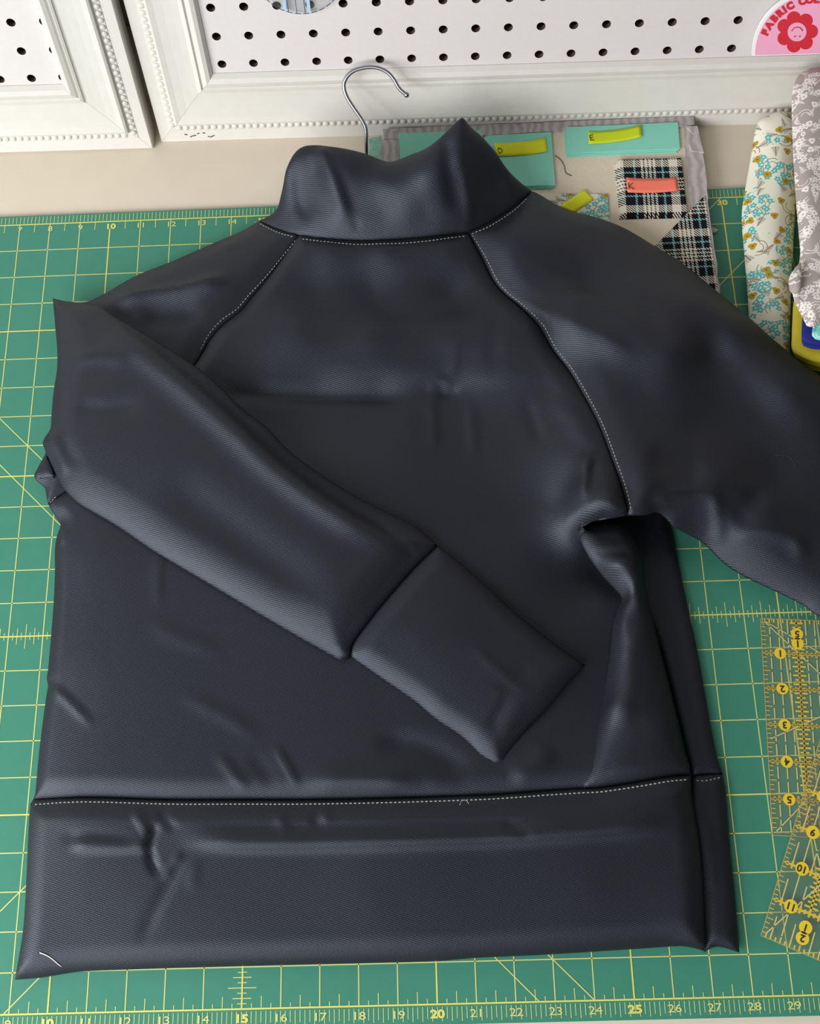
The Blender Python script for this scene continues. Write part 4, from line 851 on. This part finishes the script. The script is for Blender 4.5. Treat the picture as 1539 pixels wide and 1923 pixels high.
# ------------------------------------------------------------------ things on the pegboard
M['pink'] = plain('sign_pink', (236, 168, 196), 0.5, 0.3); M['red'] = plain('sign_red', (206, 44, 58), 0.5, 0.3); M['signwhite'] = plain('sign_white', (240, 236, 236), 0.5, 0.3)
cu, cs = pix2fr(1528, 98.0, .2); lu, ls = pix2fr(1411, 101, .2); R0 = cu-lu; KP = 117/R0
sg = thing('pink_sign', 'pink half-round sign with red flower and curved red lettering on the pegboard', 'sign', FR(cu, cs, .15))
def SG(a, c, n):
    u, s_ = pix2fr(1528+a*KP, 98.0-c*KP-a*KP*.028, .2); return FR(u, s_, n)
def fr_prism(poly, n0, n1, name, mat, parent, T=SG):
    k = len(poly); V = [T(a, c, n0) for a, c in poly]+[T(a, c, n1) for a, c in poly]
    return mk(name, V, [tuple(range(k-1, -1, -1)), tuple(range(k, 2*k))]+[(i, (i+1) % k, k+(i+1) % k, k+i) for i in range(k)], mat, parent, smooth=False)
dome = lambda r, y0: [(r*math.cos(math.pi*i/40), y0+r*math.sin(math.pi*i/40)) for i in range(41)]
fr_prism(dome(R0, -.02), .16, .26, 'sign_board', M['signwhite'], sg)
fr_prism(dome(R0*.955, .0), .26, .268, 'pink_face', M['pink'], sg)
fa, fc = (1495-1528)/KP, (98.0-56)/KP
rf = R0*.335; pet = [(fa+rf*(.76+.24*abs(math.cos(3.5*t))**.7)*math.cos(t), fc+rf*(.76+.24*abs(math.cos(3.5*t))**.7)*math.sin(t)) for t in [2*math.pi*i/98 for i in range(98)]]
fl = fr_prism(pet, .268, .276, 'red_flower', M['red'], sg)
fr_prism([(fa+rf*.45*math.cos(2*math.pi*i/28), fc+rf*.45*math.sin(2*math.pi*i/28)) for i in range(28)], .276, .282, 'flower_centre', M['pink'], fl)
mbf = MB(); zf = .286
arc = [(fa+rf*.27*math.cos(t), fc-.02+rf*.27*math.sin(t)) for t in [math.radians(20+140*i/10) for i in range(11)]]
mbf.add(*tube([SG(a, c, zf) for a, c in arc], .018, 5)); mbf.build('smile_line', M['red'], fl)
for dx in (-.07, .08):
    V, Fc = ball(SG(fa+dx, fc-.13, zf), .028, 8); mk('eye_dot', V, Fc, M['red'], fl)
for ch, an in zip('FABRICCOLL', (155.5, 147, 138, 130, 123.6, 116.8, 103.5, 95.4, 88.2, 81.2)):
    a = math.radians(an); mbx = MB(); put_text(mbx, ch, .29, R0*.865*math.cos(a), R0*.865*math.sin(a), .274, a-math.pi/2, .026, 1.05, T=SG); mbx.build('letter', M['red'], sg, smooth=False)
M['template_blue'] = plain('template_blue', (52, 74, 110), 0.5, 0.3); M['template_pale'] = plain('template_pale_blue', (172, 198, 216), 0.5, 0.3)
M['template'] = clear_mat('template_acrylic', (0.97, 0.98, 0.99, 1), 0.05)
def template(label, px, py, rpx, lines):
    a, c = pix2fr(px, py, .1); a2, _ = pix2fr(px+rpx, py, .1); r = a2-a; t = thing('circle_template', label, 'template', FR(a, c-r, .05), 'acrylic circles on the pegboard')
    T = lambda u, s, n: FR(a+u, c+s, n)
    n = 64; fr_prism([(r*math.cos(2*math.pi*i/n), r*math.sin(2*math.pi*i/n)) for i in range(n)], .06, .15, 'acrylic_disc', M['template'], t, T)
    ring = MB()
    for i in range(n*2):
        if i % 4 == 3: continue
        t0, t1 = 2*math.pi*i/(2*n), 2*math.pi*(i+1)/(2*n)
        ring.add([T(r*q*math.cos(w_), r*q*math.sin(w_), .156) for q, w_ in ((.965, t0), (.985, t0), (.985, t1), (.965, t1))], [(0, 1, 2, 3)])
    tag(ring.build('rim_dashes', M['template_blue'], t, smooth=False), kind='stuff')
    for x, w_, mt_ in lines:
        x *= r; hgt = math.sqrt(max(.01, r*r*.95-x*x)); fr_prism([(x-w_*r, -hgt), (x+w_*r, -hgt), (x+w_*r, hgt), (x-w_*r, hgt)], .151, .155 if mt_ == 'template_pale' else .158, 'printed_line', M[mt_], t, T)
    pg = T(0, r*.7, .0); V, Fc = tube([T(0, r*.7, .02), T(0, r*.7, .24)], .09, 10); mk('hanging_peg', V, Fc, M['steel'], t)
    return t
template('clear acrylic circle template with dark blue lines hung on the pegboard', 560, -50, 85, [(-.33, .010, 'template_blue'), (-.14, .008, 'template_blue'), (.05, .010, 'template_blue'), (-.40, .035, 'template_pale'), (.14, .04, 'template_pale')])
template('plain clear acrylic circle beside the blue-lined circle template', 692, -72, 78, [])

# ------------------------------------------------------------------ scuffs on the frame's outer lip
M['scuff'] = plain('dark_scuff', (70, 66, 62), 0.8, 0.2)
wide = [o for o in bpy.data.objects if o.name == 'pegboard_frame'][0]
for pts in (((346, 252), (352, 253)), ((357, 257), (362, 255), (368, 254)), ((370, 251), (374, 250)), ((380, 249), (385, 250)), ((390, 256), (396, 257), (402, 254))):
    V, Fc = tube([FR(*pix2fr(a, c, -0.10), -0.098) for a, c in pts], .018, 5); mk('scuff_mark', V, Fc, M['scuff'], wide)
